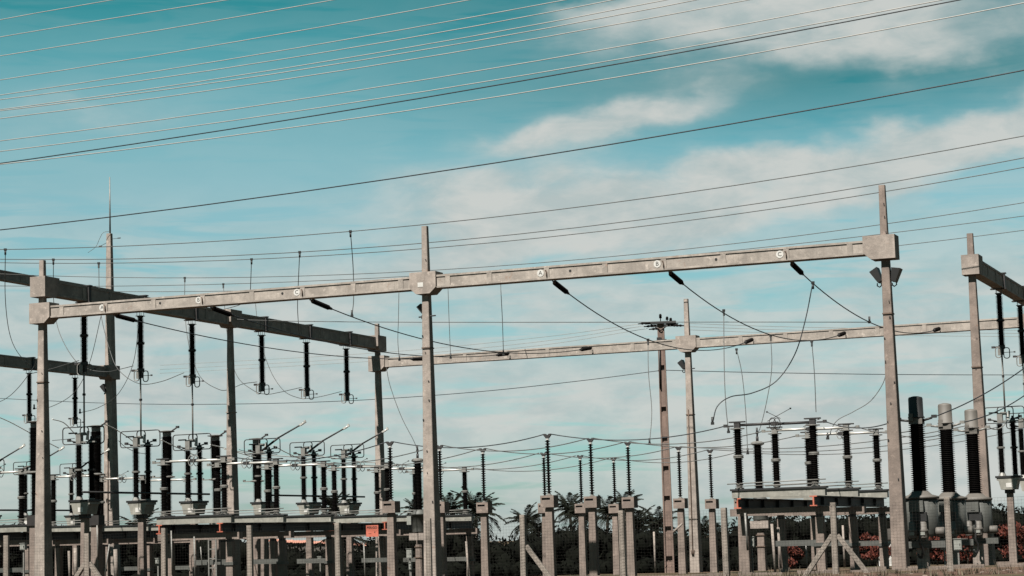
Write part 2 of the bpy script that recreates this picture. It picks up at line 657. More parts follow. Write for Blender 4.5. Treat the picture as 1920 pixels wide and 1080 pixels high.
def kerb():
    """broken line of concrete kerb pieces behind the fence"""
    k = [(700, 1087), (905, 1080), (1200, 1075), (1440, 1069), (1640, 1060), (1800, 1054), (1990, 1044)]
    P = [on_d(x, y, 74.0 - x * .0016) for x, y in k]
    L = spline(P, 8)
    root = thing('kerb', 'broken low concrete kerb along the ground behind the fence posts', 'kerb')
    pos = 0
    rnd = random.Random(3)
    for i in range(0, len(L) - 1):
        a, b = L[i], L[i + 1]
        d = (b - a)
        n = max(1, int(d.length / 1.1))
        for j in range(n):
            if rnd.random() < .25:
                continue
            p, q = a.lerp(b, j / n), a.lerp(b, (j + .96) / n)
            dd = (q - p)
            ang = math.atan2(dd.y, dd.x)
            h = rnd.uniform(-.13, -.05)
            mb = MB().box(0, Vector((dd.x, dd.y)).length, -.12, .12, -.55, h)
            o = link('kerb_stone', mb.mesh('kerb_stone', MT['kerb']), root, p, ang + rnd.uniform(-.02, .02))


kerb()

# ------------------------------------------------------------------ gantry
def post_mesh(H, h0, h1, foot=1.2, ky=1.28):
    return MB().taper(-foot, h0, h0 * ky, H, h1, h1 * .95, .022)


def gantry_post(s, t, label, H=14.75, h0=.295, h1=.118, mat='post', group='concrete gantry posts'):
    p = G(s, t)
    p.z = gz(p.y)
    root = thing('gantry_post', label, 'gantry post', p, -TH, group)
    part('shaft', post_mesh(H - p.z, h0, h1), mat, root)
    root['base_z'] = p.z
    return root


def cap_mb(zc, left=True, right=True, xl=-.60, xr=.60, yd=.39, hh=.46, ch=.26):
    poly = []
    if left:
        poly += [(xl, zc - hh + ch), (xl + ch * 1.1, zc - hh)]
    else:
        poly += [(xl, zc - hh)]
    if right:
        poly += [(xr - ch * 1.1, zc - hh), (xr, zc - hh + ch)]
    else:
        poly += [(xr, zc - hh)]
    poly += [(xr, zc + hh), (xl, zc + hh)]
    return MB().prism_y(poly, -yd, yd)


def add_cap(root, z, rot90=False, **kw):
    c = part('cap', cap_mb(0, **kw), 'post', root, (0, 0, z - root.location.z))
    if rot90:
        c.rotation_euler = (0, 0, math.pi / 2)
    return c


S_M, S_R, T_B, T_M = 19.065, 38.49, 34.89, 17.04
POST = {}
POST['L'] = gantry_post(0, 0, 'tall tapered concrete gantry post at far left carrying two stacked caps in front')
add_cap(POST['L'], HF, left=False, right=True, xl=-.46, xr=.62)
add_cap(POST['L'], HP, rot90=True, left=False, right=True, xl=-.40, xr=.75, yd=.40)
POST['M'] = gantry_post(S_M, 0, 'tapered concrete gantry post left of centre where two lettered beams meet', group='concrete gantry posts')
add_cap(POST['M'], HF)
part('number_plate', MB().box(-.22, .03, -.402, -.392, -.17, .02), 'white', POST['M'], (0, 0, HF - POST['M'].location.z))
POST['R'] = gantry_post(S_R, 0, 'tallest concrete gantry post at right with two black floodlights below its cap', mat='post_warm')
add_cap(POST['R'], HF, left=True, right=False, xl=-.78, xr=.46, yd=.40)
POST['B'] = gantry_post(0, T_B, 'slim back corner gantry post with two stacked caps beyond the hanging insulators', H=14.75)
add_cap(POST['B'], HF, left=False, right=True, xl=-.46, xr=.60)
add_cap(POST['B'], HP, rot90=True, left=True, right=False, xl=-.75, xr=.42, yd=.40)
POST['BM'] = gantry_post(19.55, T_B, 'back row gantry post with a conduit down its side beside the utility pole', H=14.9)
add_cap(POST['BM'], HF)
POST['C'] = gantry_post(0, T_M, 'gantry post under the middle of the dark cross beam, half in its shadow', H=13.85)
add_cap(POST['C'], HP, rot90=True)
POST['RR'] = gantry_post(38.75, 17.6, 'reddish gantry post near the right edge with a plain square cap', H=15.0, mat='post_warm', h0=.32, h1=.135)
add_cap(POST['RR'], HP, rot90=True, left=False, right=True, xl=-.42, xr=.70, yd=.40)
POST['BR'] = gantry_post(38.9, T_B, 'back right gantry post hidden behind the taller right post')
add_cap(POST['BR'], HF)
# conduit and patches on single posts
part('conduit', MB().tube([(-.06, -.37, 1.0), (-.06, -.39, 1.02), (-.05, -.31, 6.5), (-.05, -.265, 9.2)], .028, 6), 'iron', POST['BM'])
part('conduit', MB().tube([(-.16, -.39, 1.3), (-.10, -.43, 1.05), (-.02, -.42, 1.02), (.02, -.39, 1.3)], .03, 6), 'iron', POST['BM'])
for key, zs in (('R', (3.4, 4.9, 5.6, 6.3, 7.1, 7.9, 8.8, 9.6, 10.2, 12.4, 12.9, 13.5, 14.0)), ('M', (3.2, 4.4, 5.3, 6.6, 7.4, 8.2, 9.4, 10.1, 12.6, 13.3)), ('L', (4.2, 5.8, 7.0, 8.4, 9.6)), ('RR', (6.1, 8.7, 10.1))):
    r = POST[key]
    rnd = random.Random(key)
    for z in zs:
        H = 14.75
        hw = .295 + (.118 - .295) * z / H
        x = rnd.choice((-.75, -.1, .55, .75)) * hw
        part('step_hole', MB().cbox((x, -hw * 1.28 - .001, 0), (rnd.uniform(.03, .06), .012, rnd.uniform(.04, .09))), 'black', r, (0, 0, z - r.location.z))
for key, z in (('R', 9.75), ('L', 9.2), ('M', 9.6), ('RR', 8.8), ('BM', 8.3), ('C', 8.6)):
    r = POST[key]
    hw = (.32 if key == 'RR' else .295) - .0120 * z
    part('strap', MB().taper(-.025, hw + .012, hw * 1.28 + .012, .025, hw + .012, hw * 1.28 + .012, .02), 'iron' if key != 'C' else 'post', r, (0, 0, z - r.location.z))

# the very tall lightning mast at the left
P207 = on_z(207, 699, HP)
MAST_ST = st(P207)


def mast():
    p = Vector((P207.x, P207.y, gz(P207.y)))
    root = thing('lightning_mast', 'very tall concrete mast at left with a thin lightning rod on top', 'mast', p, -TH)
    top = on_d(207, 438, p.y).z
    rod = on_d(208, 332, p.y).z
    H = top - p.z
    part('shaft', MB().taper(-1.5, .50, .44, H, .165, .155, .03), 'post', root)
    part('lightning_rod', MB().tube([(.05, 0, H), (.05, 0, rod - p.z)], [.06, .035], 8), 'galv', root)
    zu = on_d(207, 552, p.y).z - p.z
    c = part('cap', cap_mb(0, left=True, right=False, xl=-.85, xr=.45, yd=.47), 'post', root, (0, 0, HP - p.z))
    c.rotation_euler = (0, 0, math.pi / 2)
    part('wire_clamp', MB().rod((-.1, -.1, H - .6), (-.62, -.2, H - .85), .016).rod((.1, -.1, H - .4), (.95, -.3, H - .42), .014).cbox((-.60, -.2, H - .84), (.22, .05, .07)).cbox((.95, -.3, H - .42), (.24, .05, .06)), 'darksteel', root)
    part('conduit', MB().tube([(0, -.47, .5), (0, -.40, 7), (-.0, -.36, 10)], .035, 6), 'iron', root)
    return root, zu + p.z


MAST, Z_UP = mast()
wire('earth_wire', 'thin looping earth wire hanging from the tip of the tall mast', 'wire', [on_d(207, 434, P207.y - .3), on_d(194, 436, P207.y - .4), on_d(187, 447, P207.y - .4), on_d(180, 462, P207.y - .4), on_d(165, 474, P207.y - .5)], .016, 'strand')


def letter_mesh(ch, size):
    cu = bpy.data.curves.new('letter', 'FONT')
    cu.body = ch
    cu.size = size
    cu.align_x = 'CENTER'
    cu.align_y = 'CENTER'
    cu.extrude = 0.002
    cu.resolution_u = 3
    ob = bpy.data.objects.new('letter', cu)
    COL.objects.link(ob)
    dg = bpy.context.evaluated_depsgraph_get()
    me = bpy.data.meshes.new_from_object(ob.evaluated_get(dg))
    bpy.data.objects.remove(ob)
    me.transform(Matrix.Rotation(math.pi / 2, 4, 'X'))
    me.materials.clear()
    me.materials.append(MT['black'])
    return me


def beam(label, a, b, zc, h, w, n, axis, mat='beam', ribs=None, group='concrete gantry beams'):
    """I-section concrete beam with stiffening ribs; a, b are ends in yard metres"""
    d = Vector((b[0] - a[0], b[1] - a[1]))
    L = d.length
    p = G(a[0], a[1], zc)
    ang = -TH + (0 if axis == 'u' else math.pi / 2)
    root = thing('gantry_beam', label, 'gantry beam', p, ang, group)
    fh = h * .15
    part('top_flange', MB().box(0, L, -w / 2, w / 2, h / 2 - fh, h / 2), mat, root)
    part('bottom_flange', MB().box(0, L, -w / 2, w / 2, -h / 2, -h / 2 + fh * .9), mat, root)
    part('web', MB().box(.004, L - .004, -w * .44, w * .44, -h / 2 + fh * .9 - .004, h / 2 - fh + .004), mat, root)
    lower = MB().prism_y([(0, 0), (L, 0), (L, .002), (0, .002)], -w / 2 + .002, w / 2 - .002)
    rib = MB().box(-.11, .11, -w / 2 + .006, w / 2 - .006, -h / 2 + fh * .9, h / 2 - fh).mesh('rib', MT[mat])
    xs = ribs if ribs else [L * i / n for i in range(n + 1)]
    for x in xs:
        x = min(max(x, .11), L - .11)
        part('rib', rib, mat, root, (x, 0, 0))
    root['L'] = L
    return root


def rib_px(pxs, s0):
    return [st(on_t(p, 540, 0))[0] - s0 for p in pxs]


BL = beam('front left concrete beam with small white letter discs A, B and C', (.62, 0), (S_M - .60, 0), HF + .03, .545, .62, 7, 'u', ribs=rib_px((122, 204, 294, 386, 478, 573, 668, 757), .62))
BR_ = beam('front right concrete beam with white letter discs nearest the tall right post', (S_M + .60, 0), (S_R - .78, 0), HF + .03, .545, .62, 7, 'u', ribs=rib_px((845, 923, 1030.5, 1140, 1250, 1362, 1480.5, 1600), S_M + .60))
BP1 = beam('shaded cross beam from the left post over the first three hanging insulators', (0, .75), (0, T_M - .60), HP, .70, .52, 7, 'v')
BP2 = beam('shaded far half of the cross beam with three insulators over the open arms', (0, T_M + .60), (0, T_B - .75), HP, .70, .52, 7, 'v')
BB1 = beam('back beam left section, pale, between the slim corner post and utility pole', (.60, T_B), (19.55 - .60, T_B), HF + .03, .545, .62, 7, 'u')
BB2 = beam('back beam right section passing behind the tall right gantry post', (19.55 + .60, T_B), (38.9 - .60, T_B), HF + .03, .545, .62, 7, 'u')
BB3 = beam('short end of the back beam seen at the right edge behind hanging insulators', (38.9 + .60, T_B), (57.5, T_B), HF + .03, .545, .62, 7, 'u')
BP3 = beam('black shaded cross beam running back from the reddish right post', (38.75, 17.6 + .70), (38.75, T_B - .40), HP, .70, .52, 7, 'v')
mS, mT = MAST_ST
BF1 = beam('lower dark beam at the left edge ending at the tall mast', (mS, mT - 19), (mS, mT - .85), HP, .70, .52, 8, 'v')
BF2 = beam('upper dark beam from the upper left edge to the tall mast', (mS, mT - 26), (mS, mT - .2), Z_UP, .62, .50, 10, 'v')

# letter discs, hooks and bolt holes on the front beams
PH = {}
ROT90X = Matrix.Rotation(math.pi / 2, 4, 'X')
disc_me = MB().lathe([(.150, -.006), (.150, .006)], 20, ROT90X, False).mesh('letter_disc', MT['white'])
hole_me = MB().lathe([(.055, -.004), (.055, .004)], 12, ROT90X, False).mesh('bolt_hole', MT['black'])
hook_me = MB().tube([(-.05, -.0, .13), (0, -.04, .12), (.015, -.05, .0), (.015, -.02, -.16)], .022, 6).mesh('hook', MT['iron'])
for bm_, items, hooks, holes in ((BL, (('A', 194.5, 577.5), ('B', 375, 562.5), ('C', 559, 547.5)), (204, 386, 573), (306, 535)),
                                 (BR_, (('A', 1015.5, 511.5), ('B', 1234, 492.5), ('C', 1463.5, 475)), (1030.5, 1250, 1480.5), (1074.5, 1348.5))):
    y_face = -.62 * .44
    for ch, px, py in items:
        q = on_t(px, py, -.15)
        lx = (st(q)[0] - st(bm_.location)[0])
        dsk = part('letter_disc', disc_me, 'white', bm_, (lx, y_face - .008, .0))
        part('letter', letter_mesh(ch, .24), 'black', dsk, (0, -.008, 0))
    for i, px in enumerate(hooks):
        q = on_t(px, 540, 0)
        lx = st(q)[0] - st(bm_.location)[0]
        part('hook', hook_me, 'iron', bm_, (lx, y_face - .04, -.03))
        PH[(bm_ is BR_, 'ABC'[i])] = st(q)[0]
    for px in holes:
        q = on_t(px, 540, 0)
        lx = st(q)[0] - st(bm_.location)[0]
        part('bolt_hole', hole_me, 'black', bm_, (lx, y_face - .006, .0))

# ------------------------------------------------------------------ insulators
_cache = {}


def insul(h, rc, rs, n, mat='porcelain', segs=14):
    k = ('ins', h, rc, rs, n, mat, segs)
    if k not in _cache:
        pr = [(rc, 0)]
        p = h / n
        for i in range(n):
            z = i * p
            pr += [(rc, z + p * .18), (rs * .98, z + p * .42), (rs, z + p * .52), (rs * .9, z + p * .60), (rc, z + p * .72)]
        pr.append((rc, h))
        _cache[k] = MB().lathe(pr, segs).mesh('insulator', MT[mat])
    return _cache[k]


def flange(r, h, mat='galv', segs=14):
    k = ('fl', r, h, mat)
    if k not in _cache:
        _cache[k] = MB().lathe([(r * .8, 0), (r, h * .2), (r, h * .4), (r * .82, h * .5), (r, h * .6), (r, h * .85), (r * .8, h)], segs, None, False).mesh('flange', MT[mat])
    return _cache[k]


def stack(root, x, y, z0, z1, rc, rs, pitch, mat='porcelain', parts=2, fl='galv', fh=.10):
    """column insulator of one or two units with metal flanges"""
    tot = z1 - z0 - fh * (parts - 1)
    h = tot / parts
    n = max(6, int(round(h / pitch)))
    z = z0
    for i in range(parts):
        part('insulator', insul(round(h, 3), rc, rs, n, mat), mat, root, (x, y, z))
        z += h
        if i < parts - 1:
            part('flange', flange(rs * 1.12, fh, fl), fl, root, (x, y, z))
            z += fh


def loop_pts(x0, x1, z0, z1, y, r, n=5):
    pts = []
    for cx, cz, a0 in ((x1 - r, z1 - r, 0), (x0 + r, z1 - r, 90), (x0 + r, z0 + r, 180), (x1 - r, z0 + r, 270)):
        for i in range(n + 1):
            a = math.radians(a0 + 90 * i / n)
            pts.append((cx + r * math.cos(a), y, cz + r * math.sin(a)))
    return pts


ORD = ['first', 'second', 'third', 'fourth', 'fifth', 'sixth']

# hanging insulators under the cross beams --------------------------------


def hanging_insulator(label, p, ztop, group):
    root = thing('hanging_insulator', label, 'insulator', (p.x, p.y, ztop), -TH, group)
    mb = MB()
    for a, b in ((-.12, -.12), (.12, -.12), (.12, .12), (-.12, .12)):
        mb.rod((a, b, 0), (a, b, -.26), .012, 5)
    mb.cbox((0, 0, -.01), (.5, .5, .03)).cbox((0, 0, -.25), (.34, .34, .03))
    for z0, z1 in ((-.052, -.004), (.706, .76)):
        part('hanger_plate', MB().box(-.40, .40, -.13, .13, z0, z1), 'darksteel', root)
    for x0 in (-.345, .275):
        part('hanger_side', MB().box(x0, x0 + .07, -.10, .10, -.004, .706), 'darksteel', root)
    part('mounting_studs', mb, 'galv', root)
    part('top_fitting', MB().lathe([(.10, -.36), (.155, -.30), (.155, -.27), (.1, -.265)], 12, None, False), 'darksteel', root)
    stack(root, 0, 0, -2.82, -.36, .112, .182, .062, parts=2, fl='darksteel', fh=.12)
    part('contact_head', MB().cbox((0, 0, -2.90), (.30, .2, .16)).cbox((.02, 0, -3.12), (.12, .12, .34)).rod((-.42, 0, -2.9), (-.15, 0, -2.9), .045).cbox((-.42, 0, -2.9), (.16, .12, .10)), 'darksteel', root)
    cg = MB()
    cg.tube(loop_pts(-.30, -.02, -3.42, -2.92, -.12, .12), .025, 6, True)
    cg.tube(loop_pts(.06, .34, -3.46, -2.94, .12, .12), .025, 6, True)
    part('contact_cage', cg, 'galv', root)
    part('contact_pin', MB().rod((.1, 0, -3.18), (.58, 0, -3.18), .014, 5).cbox((.6, 0, -3.18), (.08, .07, .07)), 'darksteel', root)
    part('contact_block', MB().cbox((-.12, -.06, -3.14), (.14, .10, .34)), 'galv', root)
    return root


HI = HP - .35 - 3.2
near_px = [(158, 692), (264, 702), (361, 714), (492, 731), (576, 740), (651, 748)]
HANG, TS = [], []
nl = ['black insulator hanging by the left post, cage just above the front letter A', 'black insulator hanging under the letter B end of the left beam, rod below',
      'black insulator hanging left of the middle cross-beam post, rod below it', 'black insulator hanging just right of the middle cross-beam post, nothing below',
      'middle one of the three black insulators hanging over open arms', 'farthest black insulator hanging beside the slim back corner post']
for (px, py), lb in zip(near_px, nl):
    q = on_s(px, py, 0)
    s_, t_ = st(q)
    TS.append(t_)
    HANG.append(hanging_insulator(lb, G(0, t_), HP - .35, 'insulators hanging from the cross beams'))
FARH = []
for (px, py), lb in zip([(-20, 770), (55, 777), (141, 785)], ['hanging insulator out at the left edge under the lower dark beam', 'small hanging insulator left of the left post under the lower dark beam', 'small hanging insulator between left post and mast under the lower beam']):
    q = on_s(px, py, mS)
    t_ = st(q)[1]
    FARH.append(t_)
    if px > 0:
        hanging_insulator(lb, G(mS, t_), HP - .35, 'insulators hanging from the cross beams')
RT = []
for (px, py), lb in zip([(1878, 642), (1917, 655)], ['black insulator hanging right of the reddish post near the right edge', 'black insulator hanging cut off by the right edge of the picture']):
    q = on_s(px, py, 38.75)
    t_ = st(q)[1]
    RT.append(t_)
    hanging_insulator(lb, G(38.75, t_), HP - .35, 'insulators hanging from the cross beams')

# pantograph switches below them ------------------------------------------


def pedestal_box(root, z0=3.28, z1=3.85):
    part('cabinet', MB().prism_y([(-.36, z0), (.36, z0), (.46, z1 - .12), (.54, z1 - .12), (.54, z1), (-.54, z1), (-.54, z1 - .12), (-.46, z1 - .12)], -.42, .42), 'channel', root)
    part('name_plate', MB().box(-.10, .18, -.435, -.425, z0 + .10, z0 + .32), 'white', root)
    part('base_plate', MB().box(-.60, .60, -.46, .46, z1 + .002, z1 + .10), 'black', root)


def pantograph(label, s, t, closed, group, zr=0.0, mat='post_warm'):
    p = G(s, t)
    p.z = gz(p.y)
    dz = -p.z                                       # heights below are above the datum
    root = thing('pantograph_switch', label, 'switch', p, -TH, group)
    part('pedestal', MB().taper(-1, .20, .19, 3.1 + dz, .150, .145, .015), mat, root)
    part('pedestal_head', MB().taper(3.1 + dz, .22, .2, 3.28 + dz, .22, .2, .02), 'black', root)
    sub = [c for c in (root,)][0]
    n0 = len(COL.objects)
    pedestal_box(root, 3.28 + dz, 3.85 + dz)
    part('foot', MB().lathe([(.20, 3.95 + dz), (.11, 4.16 + dz)], 10, None, False), 'galv', root, (-.32, 0, 0))
    part('foot', MB().lathe([(.13, 3.95 + dz), (.13, 4.02 + dz)], 10, None, False), 'galv', root, (.30, .10, 0))
    stack(root, -.32, 0, 4.16 + dz, 6.50 + dz, .115, .185, .062)
    stack(root, .30, .10, 4.02 + dz, 6.62 + dz, .108, .172, .062, fl='darksteel')
    part('cap', MB().lathe([(.09, 0), (.13, .02), (.13, .07), (.06, .14), (.05, .26)], 10, None, False), 'darksteel', root, (.30, .10, 6.62 + dz))
    z = 6.5 + dz
    cg = MB()
    cg.tube(loop_pts(-.98, .42, z + .02, z + .80, -.32, .14), .026, 6, True)
    cg.tube(loop_pts(-.45, .85, z + .06, z + .84, .32, .14), .026, 6, True)
    part('guard_ring', cg, 'darksteel', root)
    part('drive_head', MB().cbox((-.28, 0, z + .28), (.26, .24, .5)).cbox((-.1, 0, z + .5), (.3, .16, .14)).cbox((.0, 0, z + .12), (1.2, .14, .06)), 'galv', root)
    part('terminal', MB().rod((-.80, -.1, z + .55), (-.35, -.1, z + .55), .035), 'darksteel', root)
    part('terminal', MB().cbox((-.78, -.1, z + .22), (.14, .14, .12)).rod((-.75, -.1, z + .22), (-.4, -.1, z + .12), .03), 'darksteel', root)
    part('terminal', MB().cbox((.68, .1, z + .33), (.15, .14, .13)).rod((.3, .1, z + .22), (.68, .1, z + .33), .03), 'darksteel', root)
    part('contact_plate', MB().prism_y([(.02, z + .22), (.16, z + .20), (.22, z + .62), (.10, z + .64)], .05, .08), 'white', root)
    if closed:
        L = HI - .02 - p.z - (z + .5)
        arm = part('arm', MB().rod((-.02, 0, 0), (-.02, 0, L), .042, 8), 'galv', root, (0, 0, z + .5))
        part('arm_joint', MB().cbox((-.02, 0, L * .62), (.11, .11, .10)), 'darksteel', arm)
    else:
        a = math.radians(25)
        L = 2.75
        arm = part('arm', MB().rod((-.35, 0, -.18), (1.0, 0, 0), .060, 8, Matrix.Rotation(-a, 4, 'Y')).rod((1.0, 0, 0), (L - .3, 0, 0), .045, 8, Matrix.Rotation(-a, 4, 'Y')), 'darksteel', root, (.02, 0, z + .42))
        part('arm_tip', MB().rod((L - .35, 0, 0), (L, 0, 0), .055, 8, Matrix.Rotation(-a, 4, 'Y')).cbox((L + .05, 0, .03), (.10, .10, .14), Matrix.Rotation(-a, 4, 'Y')).cbox((L - .2, 0, .0), (.18, .14, .10), Matrix.Rotation(-a, 4, 'Y')), 'alu', arm)
    return root


ped_l = ['pantograph switch with closed upright rod just right of the left post', 'pantograph switch with closed upright rod, second pedestal right of left post', 'pantograph switch with closed upright rod left of the middle cross-beam post',
         'pantograph switch with raised open arm just right of the middle cross-beam post', 'pantograph switch with open arm standing clear in the middle of its row', 'pantograph switch with open arm pointing at the slim back post']
for i, (t_, lb) in enumerate(zip(TS, ped_l)):
    pantograph(lb, .0, t_, i < 3, 'pantograph switches in the near row')
for i, (t_, lb) in enumerate(zip(FARH, ['distant pantograph switch at the left edge, only its open arm in view', 'distant pantograph switch seen left of the left post with open arm', 'distant pantograph switch with open arm in front of the tall mast'])):
    pantograph(lb, mS, t_, False, 'distant pantograph switches by the mast')
for i, (t_, lb) in enumerate(zip(RT, ['pantograph switch with closed rod beside the reddish post at right', 'pantograph switch cut by the right edge of the picture'])):
    pantograph(lb, 38.75, t_, True, 'pantograph switches at the right edge', mat='post_warm')

# dark operating pipes between pedestals
for (a, b, lb, s_) in ((TS[0] - 1, TS[2] + .6, 'black operating pipe joining the first three pantograph pedestals', .55), (TS[3] - .5, TS[5] + .9, 'black operating pipe joining the three open pantograph pedestals', .55)):
    pz = 4.28
    wire('operating_pipe', lb, 'pipe', [G(s_, a, pz), G(s_, b, pz)], .055, 'black', 'operating pipes', False)
wire('operating_pipe', 'black operating pipe joining the distant pantograph pedestals by the mast', 'pipe', [G(mS + .5, FARH[0] - 8, 4.25), G(mS + .5, FARH[2] + 2.0, 4.25)], .06, 'black', 'operating pipes', False)

# breaker poles: thick chamber on a thinner column ------------------------


def breaker_pole(label, p, ztop, group='breaker poles behind the pantograph row'):
    base = Vector((p.x, p.y, gz(p.y)))
    root = thing('breaker_pole', label, 'breaker', base, -TH, group)
    d = -base.z
    zt = ztop + d
    part('pedestal', MB().taper(-1, .24, .22, zt - 5.05, .22, .2, .02), 'post_warm', root)
    part('base_box', MB().box(-.30, .30, -.28, .28, zt - 5.05, zt - 4.55), 'beamsteel', root)
    part('support_column', insul(2.0, .17, .255, 30), 'porcelain', root, (0, 0, zt - 4.55))
    part('mid_flange', MB().lathe([(.2, zt - 2.55), (.42, zt - 2.5), (.42, zt - 2.46), (.22, zt - 2.40)], 16, None, False).cbox((-.62, 0, zt - 2.48), (.5, .14, .05)).cbox((-.85, 0, zt - 2.44), (.12, .12, .12)), 'galv', root)
    part('chamber', insul(2.1, .24, .32, 32), 'porcelain', root, (0, 0, zt - 2.4))
    part('top_plate', MB().lathe([(.22, zt - .30), (.24, zt - .12), (.20, zt - .1), (.40, zt - .06), (.42, zt - .02), (.2, zt + .02)], 16, None, False), 'galv', root)
    part('terminal', MB().box(-.48, -.2, -.06, .06, zt - .05, zt).rod((.2, 0, zt - .08), (.62, 0, zt + .16), .045).cbox((.66, 0, zt + .18), (.16, .12, .12)), 'darksteel', root)
    return root


S_BK = -4.9
bk = [(66, 790, 'breaker pole half hidden behind the left post'), (180, 798, 'thick black breaker pole in front of the tall mast'), (313, 808, 'thick black breaker pole standing clear between pantographs with a hat plate'),
      (404, 816, 'thick black breaker pole just left of the middle cross-beam post'), (481, 822, 'thick black breaker pole right of the middle cross-beam post, hat plate on top')]
BKP = []
for px, py, lb in bk:
    q = on_s(px, py, S_BK)
    BKP.append(q)
    breaker_pole(lb, q, q.z)
T1, T2 = TS[:3], TS[3:]
TC1, TC2 = [3.3, 8.6, 13.7], [21.5, 26.9, 32.3]      # rows of bus supports
TR1 = [3.3, 9.1, 14.9]
WH = ['nearest', 'middle', 'farthest']

# bus supports: slender insulators on slotted concrete heads ---------------


def bus_support(label, s, t, ztop, mat='post', group='bus support insulators on concrete heads'):
    p = G(s, t)
    p.z = gz(p.y)
    root = thing('bus_support', label, 'bus support', p, -TH, group)
    d = -p.z
    zb = 3.36 + d
    part('pedestal', MB().taper(-1.2, .205, .19, zb - .53, .150, .14, .012), mat, root)
    part('neck_shade', MB().taper(zb - .62, .13, .12, zb - .50, .13, .12, .01), 'black', root)  # black band stands in for the shadow between head and post
    mb = MB()
    x, y0, y1, z0, z1 = .30, -.28, .28, zb - .50, zb
    sz0, sz1, sx0, sx1 = zb - .19, zb - .10, -.24, .14
    # head with a recessed slot in its front
    mb.box(-x, x, y0 + .10, y1, z0, z1)
    mb.box(-x, x, y0, y0 + .10, z0, sz0).box(-x, x, y0, y0 + .10, sz1, z1).box(-x, sx0, y0, y0 + .10, sz0, sz1).box(sx1, x, y0, y0 + .10, sz0, sz1)
    part('head', mb, mat, root)
    part('slot', MB().box(sx0, sx1, y0 + .06, y0 + .098, sz0, sz1), 'black', root)
    part('base_fitting', MB().lathe([(.12, 0), (.12, .03), (.07, .05), (.07, .10)], 12, None, False), 'galv', root, (0, 0, zb))
    zt = ztop + d
    h = zt - .16 - zb - .10
    part('insulator', insul(round(h, 2), .050, .118, 20), 'porcelain_matt', root, (0, 0, zb + .10))
    part('ring', MB().lathe([(.075, 0), (.075, .05)], 12, None, False), 'white', root, (0, 0, zt - .16))
    part('clamp', MB().prism_y([(-.06, zt - .10), (.06, zt - .10), (.17, zt + .04), (.17, zt + .10), (.08, zt + .10), (0, zt + .03), (-.08, zt + .10), (-.17, zt + .10), (-.17, zt + .04)], -.05, .05), 'darksteel', root)
    return root


BS = {}
rows = [('a', 15.65, TC1, 'left of the middle gantry post', 'line seen with the palms near the middle gantry post'), ('b', 15.75, TC2, 'short row in front of the dark trees', ''), ('c', 23.02, TC1, '', ''), ('d', 23.02, TC2, '', '')]
bl = {('a', 0): 'bus support with large slotted head standing left of the middle gantry post', ('a', 1): 'bus support hidden behind the middle gantry post', ('a', 2): 'bus support standing alone just right of the middle gantry post',
      ('b', 0): 'thin bus support directly left of the tallest central one', ('b', 1): 'thin bus support between the tallest central one and the next tall one', ('b', 2): 'thin bus support between the second and third tall ones',
      ('c', 0): 'tallest and nearest of the central bus supports', ('c', 1): 'second tall central bus support, right of the tallest', ('c', 2): 'third tall central bus support, left of the brown utility pole',
      ('d', 0): 'bus support between the utility pole and the back gantry post', ('d', 1): 'bus support just right of the back gantry post', ('d', 2): 'bus support mostly hidden behind the right switch platform'}
for k, s_, ts, _, _ in rows:
    for i, t_ in enumerate(ts):
        BS[k, i] = (s_, t_, 5.86)
        bus_support(bl[k, i], s_, t_, 5.86, mat='post_warm')

# horizontal centre-break switches on steel frames ------------------------


